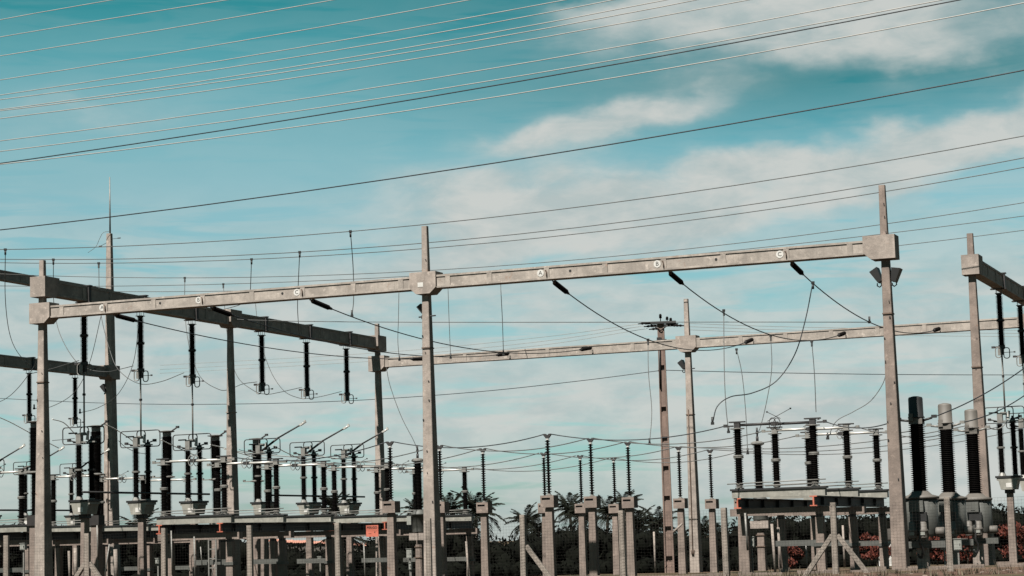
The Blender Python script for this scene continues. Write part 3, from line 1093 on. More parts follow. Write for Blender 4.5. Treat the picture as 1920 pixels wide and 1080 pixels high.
def break_switch(label, s0, s1, t, ztop, group, zf=3.32, horns=False, mat='porcelain', frame='channel', thick=.14, light=True):
    p = G(s0, t)
    p.z = gz(p.y)
    root = thing('break_switch', label, 'switch', p, -TH, group)
    d = -p.z
    L = s1 - s0
    z0 = zf + d
    zt = ztop + d
    part('base_channel', MB().box(-.30, L + .42, -.16, .16, z0 - .34, z0 - .05), frame, root)
    part('top_rail', MB().box(-.36, L + .48, -.21, .21, z0 - .046, z0 + .03), 'black', root)
    part('link_rod', MB().rod((-.45, -.26, z0 + .24), (L + .5, -.26, z0 + .30), .022, 5).rod((-.1, -.26, z0 + .14), (L + .3, -.26, z0 + .16), .016, 5), 'galv', root)
    for x in (0, L):
        part('foot', MB().lathe([(.19, 0), (.19, .05), (.12, .07), (.12, .14), (.16, .16), (.16, .20)], 12, None, False), 'galv', root, (x, 0, z0 + .032))
        stack(root, x, 0, z0 + .23, zt - .33, thick * .66, thick, .072, mat=mat, fh=.14)
        part('cap_plate', MB().lathe([(.12, -.33), (.30, -.31), (.30, -.28), (.1, -.26)], 14, None, False), 'galv', root, (x, 0, zt))
        part('hat_plate', MB().cbox((0, 0, -.02), (.66, .22, .05)), 'darksteel', root, (x, 0, zt))
        part('terminal', MB().cbox((0, 0, -.16), (.24, .18, .22)).cbox(((-.32 if x == 0 else .32), 0, -.18), (.3, .1, .06)).cbox(((-.5 if x == 0 else .5), 0, -.16), (.14, .12, .12)), 'galv' if light else 'darksteel', root, (x, 0, zt))
    am = 'alu' if light else 'darksteel'
    part('arm', MB().rod((.12, 0, zt - .15), (L * .5 - .02, 0, zt - .15), .055, 8), am, root)
    part('arm', MB().rod((L * .5 + .02, 0, zt - .17), (L - .12, 0, zt - .17), .055, 8), am, root)
    part('contact', MB().cbox((L * .5, 0, zt - .16), (.30, .14, .16)), 'darksteel', root)
    rg = MB()
    for sgn in (-1, 1):
        rg.tube([(L * .5 + .14 * math.cos(a) + sgn * .06, sgn * .13, zt - .16 + .24 * math.sin(a)) for a in [k * math.pi / 7 for k in range(14)]], .018, 5, True)
    part('grading_ring', rg, 'galv' if light else 'darksteel', root)
    hl = .95 if horns else .55
    part('arcing_horn', MB().rod((L * .5 - .3, 0, zt - .05), (L * .5 + hl * .72, 0, zt + hl * .45), .013, 5).cbox((L * .5 + hl * .72, 0, zt + hl * .45), (.06, .06, .06)), 'darksteel', root)
    if horns:
        part('arcing_horn', MB().rod((L * .5 + .25, 0, zt + .04), (L * .5 - .30, 0, zt + .33), .013, 5).cbox((L * .5 - .30, 0, zt + .33), (.06, .06, .06)), 'darksteel', root)
    return root


def girder(label, s, t0, t1, z1, group, h=.42, w=.30):
    """painted I-girder running back, red-lead end towards the road"""
    p = G(s, t0, z1)
    root = thing('steel_girder', label, 'girder', p, -TH, group)
    L = t1 - t0

    def sec(y0, y1):
        f = .045
        return MB().box(-w / 2, w / 2, y0, y1, -f, 0).box(-w / 2, w / 2, y0, y1, -h, -h + f).box(-.03, .03, y0, y1, -h + f, -f)
    part('red_end', sec(0, .14), 'orange', root)
    part('girder_body', sec(.141, L), 'beamsteel', root)
    for k in range(int(L // 2.4)):
        part('stiffener', MB().box(-w / 2 + .01, w / 2 - .01, -.01, .01, -h + .045, -.045), 'beamsteel', root, (0, 1.2 + 2.4 * k, 0))
    return root


def support_frame(label, s0, s1, t, ztop, group, mat='post_warm', wide=.19, lint=.30):
    """two concrete posts under a concrete lintel"""
    p = G((s0 + s1) / 2, t)
    p.z = gz(p.y)
    root = thing('support_frame', label, 'support frame', p, -TH, group)
    d = -p.z
    h = (s1 - s0) / 2
    part('lintel', MB().taper(0, h + .55, .19, lint, h + .55, .19, .015), mat, root, (0, 0, ztop + d - lint))
    for x in (-h, h):
        part('leg', MB().taper(-1, wide, wide * .9, ztop + d - lint - .12, wide * .86, wide * .78, .015), mat, root, (x, 0, 0))
        part('bearing', MB().taper(-.12, wide * .7, wide * .6, 0, wide * .7, wide * .6, .01), 'black', root, (x, 0, ztop + d - lint))
    if lint > .2:
        part('tie_channel', MB().box(h - 1.95, h - .19, .22, .28, 1.05, 1.28), 'grey', root)
        part('strap', MB().taper(1.02, wide + .04, wide + .02, 1.16, wide + .04, wide + .02, .01), 'grey', root, (h, 0, 0))
    return root


grp = {'l1': 'switches on the near left steel frame', 'l2': 'switches on the far left steel frame', 'r1': 'switches on the right steel frame'}
DS = {}
sl, sr_ = 4.22, 7.36
lab = {('l1', 0): 'nearest break switch on the left frame, columns beside the front bus wires', ('l1', 1): 'middle break switch on the left frame near the middle cross-beam post', ('l1', 2): 'farthest break switch on the left frame with column beside the clear pantograph',
       ('l2', 0): 'break switch with bright bar left of the slim back corner post', ('l2', 1): 'break switch with bright bar behind the slim bus support by the back post', ('l2', 2): 'break switch with bright bar partly behind the middle gantry post',
       ('r1', 0): 'large break switch with black bar and crossed arcing horns at right', ('r1', 1): 'break switch with bright bar, second row of the right frame', ('r1', 2): 'break switch with bright bar ending near the tall right post'}
for i, t_ in enumerate(T1):
    DS['l1', i] = (sl, sr_, t_, 5.68)
for i, t_ in enumerate(T2):
    DS['l2', i] = (4.22, 7.33, t_, 5.76)
for i, t_ in enumerate(TR1):
    DS['r1', i] = (31.35, 34.5, t_, 6.08)
for k, (a, b, t_, zt) in DS.items():
    break_switch(lab[k], a, b, t_, zt, grp[k[0]], zf=3.30 if k[0] == 'r1' else 3.02, horns=k == ('r1', 0), light=k != ('r1', 0), thick=.195 if k[0] == 'r1' else .172)
for key, ss, ts, z1, nm in (('l1', (sl, sr_), T1, 2.68, 'near left'), ('l2', (4.22, 7.33), T2, 2.68, 'far left'), ('r1', (31.35, 34.5), TR1, 2.96, 'right')):
    for j, s_ in enumerate(ss):
        girder('%s girder of the %s switch frame with a red-lead painted end' % (('left', 'right')[j], nm), s_, ts[0] - .45, ts[2] + .9, z1 - .003, 'girders under the switch frames')
    for i, t_ in enumerate(ts):
        support_frame('%s concrete frame carrying the %s switch girders' % (WH[i], nm), ss[0], ss[1], t_ + .5, z1 - .43, 'concrete frames under the switches', mat='post_warm')

# three distant switches in front of the mast, bars only just above the left clutter
FS = []
for (x0, x1, y, lb) in ((100, 180, 895, 'distant break switch with pale bar between the left post and the mast'), (190, 268, 899, 'distant break switch with pale bar just right of the mast'), (272, 352, 902, 'distant break switch with pale bar behind the first clear breaker pole'), (-45, 40, 888, 'distant break switch with pale bar at the left edge')):
    a = on_z(x0, y, 5.7)
    sa, ta = st(a)
    sb = st(on_t(x1, y, ta))[0]
    FS.append((sa, sb, ta, 5.86))
    break_switch(lb, sa, sb, ta, 5.86, 'distant switches by the mast', zf=3.0, thick=.185)
for j in (0, 2):
    girder('%s distant dark girder under the switches by the mast' % ('left', '', 'right')[j], FS[0][j // 2], FS[3][2] - 1.5, FS[2][2] + 1.5, 2.66, 'girders under the switch frames')
for i in (3, 0, 1, 2):
    a, b, t_, _ = FS[i]
    support_frame('%s concrete frame under the distant switches by the mast' % {3: 'left edge', 0: 'first', 1: 'second', 2: 'last'}[i], a, b, t_ + .5, 2.24, 'concrete frames under the switches')

# capacitor voltage transformers ------------------------------------------


def cvt(label, s, t, ztop):
    p = G(s, t)
    p.z = gz(p.y)
    root = thing('voltage_transformer', label, 'transformer', p, -TH, 'voltage transformers on concrete posts')
    d = -p.z
    zt = ztop + d
    part('pedestal', MB().taper(-1, .21, .2, zt - 4.45, .17, .16, .015), 'post_warm', root)
    part('strap', MB().taper(0, .225, .215, .05, .225, .215, .01), 'iron', root, (0, 0, 1.2))
    part('strap', MB().taper(0, .215, .205, .05, .215, .205, .01), 'iron', root, (0, 0, 1.75))
    part('head_block', MB().taper(zt - 4.25, .46, .32, zt - 3.88, .46, .32, .02), 'post', root)
    part('tank', MB().lathe([(.34, zt - 3.87), (.36, zt - 3.8), (.36, zt - 2.98), (.44, zt - 2.95), (.44, zt - 2.88), (.26, zt - 2.72), (.22, zt - 2.68)], 18), 'grey', root)
    part('terminal_box', MB().box(-.62, -.38, -.18, .12, zt - 3.45, zt - 3.0), 'greylight', root)
    part('insulator', insul(2.48, .17, .242, 34), 'porcelain_matt', root, (0, 0, zt - 2.68))
    part('cap', MB().lathe([(.24, zt - .20), (.33, zt - .16), (.33, zt - .08), (.22, zt - .02), (.10, zt)], 16, None, False), 'galv', root)
    part('terminal', MB().rod((0, 0, zt), (0, 0, zt + .22), .07, 8).rod((0, 0, zt + .22), (.02, 0, zt + .42), .045, 8), 'darksteel', root)
    return G(s, t, ztop + .40)


CV = [cvt('voltage transformer on a drum tank just left of the middle gantry post', 9.08, 20.5, 5.92), cvt('voltage transformer standing among the right switch columns', 27.39, 20.5, 6.0)]

# grey tank breakers behind the tall right post ---------------------------


def tank_breaker(label, s, t, ztop, dark):
    p = G(s, t)
    p.z = gz(p.y)
    root = thing('current_transformer', label, 'transformer', p, -TH, 'grey tank transformers at right')
    d = -p.z
    zt = ztop + d
    hat = 'black' if dark else 'hat'
    part('hood', MB().lathe([(.33, zt - .84), (.33, zt - .80), (.29, zt - .78), (.285, zt - .08), (.26, zt - .02), (.10, zt + .02)], 20), hat, root)
    part('terminal_block', MB().cbox((0, 0, zt - .97), (.54, .5, .22)).cbox((-.16, -.27, zt - .82), (.18, .08, .30)), 'hat', root)
    part('terminal', MB().rod((-.25, 0, zt - .95), (-.62, 0, zt - .90), .05, 6).cbox((-.70, 0, zt - .86), (.2, .12, .12)), hat if dark else 'galv', root)
    part('terminal', MB().rod((.25, 0, zt - .95), (.62, 0, zt - .85), .05, 6).cbox((.70, 0, zt - .80), (.2, .12, .12)), hat if dark else 'galv', root)
    part('insulator', insul(2.62, .25, .335, 32), 'porcelain_matt', root, (0, 0, zt - 3.70))
    part('dome', MB().lathe([(.72, zt - 4.02), (.74, zt - 3.97), (.74, zt - 3.93), (.46, zt - 3.85), (.30, zt - 3.70)], 20), 'hat', root)
    part('tank', MB().lathe([(.62, zt - 5.45), (.66, zt - 5.4), (.66, zt - 4.03), (.5, zt - 4.02)], 20), 'grey', root)
    part('instrument_box', MB().box(-.30, .26, -.86, -.62, zt - 4.52, zt - 4.08).box(-.08, .10, -.88, -.861, zt - 4.44, zt - 4.40), 'grey', root)
    part('drain_box', MB().box(-.18, .36, -.80, -.63, zt - 4.88, zt - 4.54), 'black', root)
    for x in (-.22, .20):
        pod = part('secondary_pod', MB().lathe([(.16, -5.55), (.17, -5.5), (.17, -5.30), (.19, -5.28), (.19, -5.22), (.145, -5.18), (.135, -4.92), (.1, -4.90)], 12), 'hat', root, (x, -.74, zt))
        part('pod_lid', MB().box(-.09, .09, -.20, -.18, -5.42, -5.30), 'greylight', pod)
    pod = part('secondary_pod', MB().lathe([(.16, -.17), (.17, -.15), (.17, .15), (.1, .17)], 12, Matrix.Rotation(math.pi / 2, 4, 'Y')), 'hat', root, (.78, -.3, zt - 5.3))
    part('drain_hose', MB().tube(spline([(.12, -.80, zt - 4.88), (.10, -.84, zt - 5.3), (.06, -.84, zt - 5.7), (.14, -.72, zt - 6.0), (.05, -.66, zt - 6.3), (-.08, -.70, zt - 6.15)], 5), .05, 6), 'black', root)
    part('frame_leg', MB().taper(-1, .24, .22, zt - 5.46, .20, .19, .015), 'post', root)
    part('channel', MB().box(-.95, .95, -.34, -.22, zt - 5.92, zt - 5.66), 'grey', root)
    return root


tb = ['grey tank transformer with a black hood right beside the tall right post', 'grey tank transformer with pale hood in the middle of its three', 'grey tank transformer with pale hood next to the reddish post']
TBP = []
for i, ((px, py), lb) in enumerate(zip([(1716, 744), (1771, 757), (1820, 768)], tb)):
    q = on_z(px, py, 6.69)
    s_, t_ = st(q)
    TBP.append((s_, t_))
    tank_breaker(lb, s_, t_, 6.69, i == 0)

# floodlights -------------------------------------------------------------


def floodlight(label, post, z, side, front=0.0, tilt=.35, k=.86):
    p = post.location
    hw = .295 - .012 * z
    root = thing('floodlight', label, 'floodlight', (p.x, p.y, z), -TH, 'floodlights on the gantry posts')
    o = side * (hw + .20)
    m = Matrix.Translation((o, front, 0)) @ Matrix.Rotation(side * tilt, 4, 'Y') @ Matrix.Scale(k, 4)
    part('housing', MB().add([(-.10, -.24, -.34), (.10, -.24, -.34), (.10, .24, -.34), (-.10, .24, -.34), (-.20, -.30, .26), (.20, -.30, .30), (.20, .30, .30), (-.20, .30, .26)], [(0, 3, 2, 1), (4, 5, 6, 7), (0, 1, 5, 4), (1, 2, 6, 5), (2, 3, 7, 6), (3, 0, 4, 7)], m), 'black', root)
    part('bracket', MB().tube([(side * hw, front * .3, -.36), (o * .8, front, -.46), (o * 1.05, front, -.40), (o * 1.02, front, -.30)], .026, 5).cbox((side * (hw + .02), 0, -.36), (.06, .22, .10)), 'darksteel', root)
    return root


floodlight('left black floodlight under the cap of the tall right post', POST['R'], on_t(1652, 516, 0).z, -1, 0, .45)
floodlight('right black floodlight under the cap of the tall right post', POST['R'], on_t(1686, 514, 0).z, 1, 0, .25)
floodlight('small black floodlight under the cap of the middle gantry post', POST['M'], on_t(789, 578, 0).z, -1, .28, .5, .6)
floodlight('black floodlight on the back gantry post beside the utility pole', POST['BM'], on_t(1279, 684, T_B).z, -1, 0, .5, .8)
floodlight('black floodlight on the tall mast below its cap', MAST, on_d(190, 728, P207.y).z, -1, -.2, .5, .8)
part('cross_bar', MB().rod((-.36, -.05, 0), (.42, -.05, .02), .03, 5), 'darksteel', POST['M'], (0, 0, on_t(800, 594, 0).z - POST['M'].location.z))
part('cross_bar', MB().rod((-.3, -.05, 0), (.38, -.05, .02), .03, 5), 'darksteel', POST['BM'], (0, 0, on_t(1292, 692, T_B).z - POST['BM'].location.z))

# ------------------------------------------------------------------ conductors
def strain_insulator(label, a, b, r=.075, rs=.110, mat='porcelain', group='strain insulators on the concrete beams'):
    a, b = Vector(a), Vector(b)
    d = b - a
    L = d.length
    root = thing('strain_insulator', label, 'insulator', a, 0, group)
    root.rotation_mode = 'QUATERNION'
    root.rotation_quaternion = d.to_track_quat('Z', 'Y')
    part('shackle', MB().rod((0, 0, 0), (0, 0, .22), .03, 6).cbox((0, 0, .2), (.10, .10, .08)), 'iron', root)
    part('sheds', insul(round(L - .55, 2), r, rs, 16, mat), mat, root, (0, 0, .25))
    part('end_clamp', MB().lathe([(.06, L - .30), (.075, L - .22), (.05, L)], 8), 'darksteel', root)
    return root


STR = {}
front = {(False, 'A'): (238, 589, 282, 603, 'A letter of the left beam', 204), (False, 'B'): (418, 574, 458, 590, 'B letter of the left beam', 386), (False, 'C'): (600, 563, 642, 586, 'C letter of the left beam', 573),
         (True, 'A'): (1050, 526, 1083, 553, 'A letter of the right beam', 1030.5), (True, 'B'): (1270, 507, 1298, 532, 'B letter of the right beam', 1250), (True, 'C'): (1497, 489, 1520, 520, 'C letter of the right beam', 1480.5)}
back = {(False, 'A'): (796, 673, 768, 678), (False, 'B'): (955, 663, 920, 668), (False, 'C'): (1110, 652, 1076, 661), (True, 'A'): (1412, 636, 1388, 648), (True, 'B'): (1585, 624, 1561, 634), (True, 'C'): (1762, 616, 1738, 624)}
mids = {(False, 'A'): [(471, 647)], (False, 'B'): [(650, 649)], (False, 'C'): [(790, 635)], (True, 'A'): [(1215, 637), (1300, 656)], (True, 'B'): [(1445, 628)], (True, 'C'): [(1652, 613)]}
nmid = {}
for k in front:
    f = front[k]
    s0 = PH[k]
    tf = .38
    pa = G(s0, tf, HF - .25)
    # where the line runs back: from the front hook to the back hook of the same phase
    bx, by, cx, cy = back[k]
    qb = on_t(bx, by, T_B - .36)
    sb, zb = st(qb)[0], qb.z
    # sag read off a point seen on the line
    def pos(fr, z):
        return G(s0 + (sb - s0) * fr, tf + (T_B - .36 - tf) * fr, z)
    mx, my = mids[k][0]
    best = min(((abs((lambda r: (r.x))(on_d(mx, my, pos(fr, 0).y)) - pos(fr, 0).x), fr) for fr in [i / 400 for i in range(20, 381)]))[1]
    zm = on_d(mx, my, pos(best, 0).y).z
    lin = pa.z + (zb - pa.z) * best
    sag = (lin - zm) / (4 * best * (1 - best))

    def line(fr):
        return pos(fr, pa.z + (zb - pa.z) * fr - 4 * sag * fr * (1 - fr))
    nmid[k] = line
    Ltot = T_B
    fi, bi = 2.05 / Ltot, 2.0 / Ltot
    side, ph = ('left', 'right')[k[0]], k[1]
    strain_insulator('black strain insulator slanting down behind the %s' % f[4], line(0), line(fi))
    strain_insulator('small strain insulator on the back beam, same line as %s' % f[4], line(1), line(1 - bi))
    wire('line_conductor', 'sagging dark conductor from the %s back to the far beam' % f[4], 'conductor', [line(fi + (1 - fi - bi) * i / 24) for i in range(25)], .024, 'cable', 'conductors sagging between front and back beams', False)
    print(k, 'sag', round(sag, 2), 'fr', best)

# high bus wires strung over the yard: (points seen, yard plane)
HB = [([(0, 467.5), (480, 449.5), (800, 419), (1920, 255)], 6.0, 'highest of the thin bus wires passing over the middle gantry post'),
      ([(0, 486), (480, 477.5), (790, 456), (1920, 296)], 10.5, 'second thin bus wire, just below the highest over the yard'),
      ([(0, 492), (480, 488), (880, 457), (1920, 314)], 14.5, 'third thin bus wire, close under the second over the yard'),
      ([(180, 519), (480, 521), (790, 507), (1920, 380)], 28.0, 'fourth thin bus wire, seen just above the left lettered beam'),
      ([(200, 533), (480, 538), (1000, 498), (1920, 406)], 33.0, 'fifth thin bus wire, mostly hidden behind the front beams'),
      ([(220, 545), (340, 549), (1100, 515), (1920, 432)], 38.0, 'lowest thin bus wire behind the front beams, reaching the right edge')]


def fit_quad(pts):
    import numpy as np
    x = np.array([p[0] for p in pts])
    y = np.array([p[1] for p in pts])
    return np.polyfit(x, y, 2)


HBF = []
for pts, t_, lb in HB:
    q = [on_t(x, y, t_) for x, y in pts]
    c = fit_quad([(st(p)[0], p.z) for p in q])
    HBF.append((c, t_))
    ss = [-26 + i * 3 for i in range(33)]
    wire('bus_wire', lb, 'wire', [G(s, t_, c[0] * s * s + c[1] * s + c[2]) for s in ss], .020, 'strand', 'high bus wires', False)


def hb_point(i, px):
    """point of bus wire i seen at picture column px"""
    c, t_ = HBF[i]
    s_ = st(on_t(px, 480, t_))[0]
    return G(s_, t_, c[0] * s_ * s_ + c[1] * s_ + c[2])


def dropper(label, pts, d0, d1, r=.019, start=None, mat='strand', clamp=(0,), end=None, group='thin dropper wires'):
    n = len(pts)
    P = []
    for i, (x, y) in enumerate(pts):
        f = i / (n - 1)
        P.append(on_d(x, y, d0 + (d1 - d0) * f))
    if start is not None:
        P[0] = start
    if end is not None:
        P[-1] = end
    return wire('dropper_wire', label, 'wire', P, r, mat, group, True, 6, 8, clamp)


dH = [G(0, t_).y for t_ in TS]
dF = [G(mS, t_).y for t_ in FARH]
dropper('dropper wire from the highest bus wire at the left edge', [(10, 470), (10, 560), (18, 625), (34, 662), (60, 688)], 104, dF[1] - 2, start=hb_point(0, 10))
dropper('dropper wire behind the left post passing letter A', [(100, 490), (101, 570), (112, 625), (138, 672), (165, 692), (200, 697), (226, 692), (250, 686)], 110, dH[1], start=hb_point(1, 100))
dropper('dropper wire left of the tall mast swinging to the third hanging insulator', [(185, 498), (188, 580), (204, 650), (222, 693), (260, 719), (300, 716), (345, 699)], 112, dH[2], start=hb_point(2, 185))
dropper('faint dropper wire swinging behind the middle cross-beam post', [(346, 523), (347, 590), (356, 655), (376, 707), (410, 730), (430, 730), (455, 720), (482, 716)], 124, dH[3], start=hb_point(3, 346))
dropper('faint dropper wire right of the middle cross-beam post swinging to the middle open insulator', [(418, 541), (425, 620), (442, 700), (475, 732), (500, 739), (522, 736), (566, 726)], 130, dH[4], start=hb_point(4, 418))
dropper('faint dropper wire swinging to the farthest hanging insulator', [(478, 560), (486, 630), (500, 677), (515, 710), (535, 735), (560, 746), (578, 747), (604, 743), (640, 734)], 136, dH[5])
dropper('loop of wire between left post and first hanging insulator', [(60, 700), (95, 692), (128, 682), (148, 676)], dH[0] + 5, dH[0], clamp=())
dropper('dropper wire between hanging insulators crossing the tall mast down to the left', [(262, 590), (250, 680), (222, 738), (185, 764), (150, 774)], dF[2] - 12, dF[2], clamp=(-1,))
dropper('wire looping from the first pantograph to the small far insulator', [(190, 590), (168, 680), (140, 735), (97, 762), (64, 766)], dF[1] - 10, dF[1], clamp=(-1,))
dropper('wire rising from the left edge to the small far hanging insulator', [(-20, 760), (10, 748), (35, 726), (62, 690), (70, 672)], dF[1] - 6, dF[1] - 8, clamp=())
ka, kc = nmid[(False, 'A')], nmid[(False, 'C')]
dropper('dropper wire ending on the conductor from letter A left of the cross beam', [(471, 488), (469, 560), (467, 600), (471, 647)], 110, 112, start=hb_point(2, 471.5), end=ka(.44), clamp=(0, -1))
dropper('straight dropper wire behind letter C of the left beam', [(562, 473), (559, 540), (558, 580), (561, 626)], 106, 118, start=hb_point(1, 562), clamp=(0,))
dropper('dropper wire from the highest bus wire to the conductor beyond letter C', [(658, 436), (662, 500), (663, 560), (660, 592)], 100, 100, start=hb_point(0, 658), clamp=(0, -1))
dropper('thin dropper wire just left of the middle gantry post', [(748, 545), (747, 600), (746, 640), (749, 675)], 124, 124, clamp=(-1,))
dropper('thin dropper wire just right of the middle gantry post', [(840, 540), (842, 600), (845, 671)], 122, 122, clamp=(-1,))
dropper('dropper wire rising above the right beam left of letter A', [(938, 500), (939, 540), (942, 600), (944, 665)], 120, 122, start=hb_point(4, 938), clamp=(0, -1))
dropper('hanging dropper wire ending free left of the brown utility pole', [(1215, 637), (1216, 700), (1222, 770), (1218, 832)], 102, 100, clamp=(0, -1))
dropper('dropper wire from the conductor of the right letter B to the black bus', [(1357, 582), (1358, 690), (1361, 760), (1366, 810)], 100, 95, clamp=(0, -1))
dropper('dropper wire hanging free between black switch columns', [(1381, 655), (1391, 700), (1398, 770), (1402, 850)], 112, 104, clamp=(0, -1))
dropper('bowed dropper wire down to the voltage transformer at right', [(1445, 630), (1447, 690), (1438, 750), (1426, 800), (1420, 822)], 112, 104, end=CV[1], clamp=(0, -1))
dropper('S-shaped black jumper swinging from the right letter C line to the bus', [(1524, 530), (1510, 600), (1490, 665), (1455, 715), (1410, 737), (1370, 744), (1345, 762), (1336, 794)], 86, 85, mat='cable', r=.024, clamp=(0, -1))
dropper('thin dropper wire down to the black bar of the large switch', [(1522, 640), (1527, 700), (1530, 772)], 104, 88, clamp=(0,))
dropper('jumper wire curving out from behind the tall right post', [(1664, 690), (1655, 720), (1632, 752), (1600, 772), (1568, 790), (1552, 822)], 96, 96, clamp=(-1,))
dropper('slack wire from the slim back post down to the voltage transformer', [(724, 688), (732, 725), (752, 780), (775, 825), (783, 850)], 126, 111, end=CV[0], clamp=(-1,))

# rigid-looking bus conductors along the rows of bus supports ---------------


def sagline(label, a, b, sag, r=.024, mat='cable', group='bus conductors between supports', n=16):
    a, b = Vector(a), Vector(b)
    P = []
    for i in range(n + 1):
        f = i / n
        p = a.lerp(b, f)
        p.z -= 4 * sag * f * (1 - f)
        P.append(p)
    return wire('bus_conductor', label, 'conductor', P, r, mat, group, False)


NM = ['nearest', 'middle', 'farthest']
for bay, (TC, kl, k1, k2) in enumerate(((TC1, 'l1', 'a', 'c'), (TC2, 'l2', 'b', 'd'))):
    bn = ('front', 'back')[bay]
    for i in range(3):
        t_ = TC[i]
        a, b, tl, zl = DS[kl, i]
        m = 'cable' if bay == 0 and i == 0 else 'strand'
        sagline('%s conductor of the %s bus from the left switches to the first bus support' % (NM[i], bn), G(b + .55, tl, zl - .1), G(15.5, t_, 5.94), .42, mat=m)
        sagline('%s conductor of the %s bus between its two rows of bus supports' % (NM[i], bn), G(15.8, t_, 5.94), G(22.87, t_, 5.94), .40, mat=m)
        if bay == 0:
            ar, br, tr, zr = DS['r1', i]
            sagline('%s conductor of the front bus from the central supports to the right switches' % NM[i], G(23.17, t_, 5.94), G(ar - .5, tr, zr - .16), .40, mat=m)
            sx, tx = TBP[i]
            sagline('%s conductor from the right switches to the grey tank transformers' % NM[i], G(br + .5, tr, zr - .16), G(sx - .75, tx, 5.82), .30, mat=m)
        else:
            sagline('%s conductor of the back bus running right past the switch columns' % NM[i], G(23.17, t_, 5.94), G(38.2, t_ + .5, 6.5), .55, mat=m)
for i in range(3):
    sx, tx = TBP[i]
    e = [(1920, 683), (1920, 735), (1890, 787)][i]
    q = on_d(e[0], e[1], G(sx, tx).y + (3, 4, 8)[i])
    d = (q - G(sx + .75, tx, 5.88)) * (1.25 if i < 2 else 1)
    sagline('%s conductor rising right from the grey tank transformers' % NM[i], G(sx + .75, tx, 5.88), G(sx + .75, tx, 5.88) + d, .25, mat=('cable', 'cable', 'line')[i])

# slack pale leads looping along the left pantograph row
pale = [([(-20, 775), (20, 792), (75, 822), (110, 840)], 118, 'pale lead slanting down from the left edge behind the left post'), ([(98, 786), (120, 793), (140, 813), (160, 832)], 112, 'pale lead slanting from the left post to the first pantograph'),
        ([(193, 794), (215, 804), (240, 820), (250, 828)], 112, 'pale lead from the first breaker pole to the second pantograph'), ([(302, 825), (330, 838), (372, 856), (400, 864)], 112, 'pale lead from the second pantograph slanting to the right'),
        ([(394, 834), (420, 840), (470, 855), (520, 861)], 114, 'pale lead crossing the middle cross-beam post'), ([(512, 835), (540, 850), (570, 862), (620, 872)], 118, 'pale lead from the open pantograph right of the middle post'),
        ([(420, 842), (480, 851), (540, 856), (600, 860)], 116, 'pale lead drooping across the open pantographs'), ([(560, 852), (620, 858), (680, 866), (740, 869)], 121, 'pale lead drooping toward the slim back post')]
for pts, d_, lb in pale:
    wire('slack_lead', lb, 'wire', [on_d(x, y, d_ + 3 * i) for i, (x, y) in enumerate(pts)], .026, 'lead', 'slack pale leads')
darkl = [([(222, 826), (235, 838), (256, 848), (275, 851)], 122, 'dark lead hanging between mast and second pantograph'), ([(448, 843), (460, 846), (490, 849), (520, 852)], 121, 'dark lead right of the middle cross-beam post'),
         ([(98, 826), (120, 824), (140, 822)], 126, 'dark lead joining the left post side to the first pantograph')]
for pts, d_, lb in darkl:
    wire('slack_lead', lb, 'wire', [on_d(x, y, d_) for x, y in pts], .02, 'cable', 'slack dark leads')

# overhead lines along the road --------------------------------------------
OH = [([(0, 37), (105, 18), (210, 0)], 'top bright line wire cutting the upper left corner', 'line'), ([(0, 69.5), (213, 34), (425, 0)], 'second bright line wire from the top left', 'line'),
      ([(0, 105), (320, 53), (625, 0)], 'third bright line wire from the top left', 'line'), ([(0, 150), (320, 99), (880, 0)], 'fourth bright line wire from the top left', 'line'),
      ([(0, 178.5), (480, 103), (1060, 0)], 'fifth bright line wire, upper of a close pair', 'line'), ([(0, 187), (480, 119), (1150, 0)], 'sixth bright line wire, lower of a close pair', 'line'),
      ([(0, 205.5), (480, 137), (960, 54), (1250, 0)], 'seventh line wire, almost touching the next at the left', 'line'), ([(0, 207.5), (480, 145), (960, 63), (1310, 0)], 'eighth line wire, almost touching the one above at the left', 'line'),
      ([(0, 222), (480, 158), (960, 79), (1405, 0)], 'ninth bright line wire, alone under the close group', 'line'), ([(0, 263), (480, 203), (960, 118), (1640, 0)], 'tenth bright line wire with wide gaps above and below', 'line'),
      ([(0, 283), (480, 223), (960, 142), (1770, 0)], 'eleventh bright line wire just above the upper black cable', 'line'), ([(0, 306), (480, 236), (960, 153.5), (1800, 0)], 'upper black overhead cable crossing the sky', 'cable'),
      ([(0, 307.5), (480, 251), (960, 175), (1920, 6)], 'lowest bright line wire just below the upper black cable', 'line'), ([(0, 431), (480, 372), (960, 300), (1920, 132)], 'lower black overhead cable crossing the sky alone', 'cable')]
for i, (pts, lb, m) in enumerate(OH):
    t_ = -31.0 - .62 * i
    q = [on_t(x, y, t_) for x, y in pts]
    c = fit_quad([(st(p)[0], p.z) for p in q])
    ss = [-24 + 2.5 * k for k in range(46)]
    wire('overhead_wire', lb, 'wire', [G(s, t_, c[0] * s * s + c[1] * s + c[2]) for s in ss], .0112 if m == 'line' else .0135, m, 'overhead line wires', False)

# brown utility pole beyond the yard ---------------------------------------


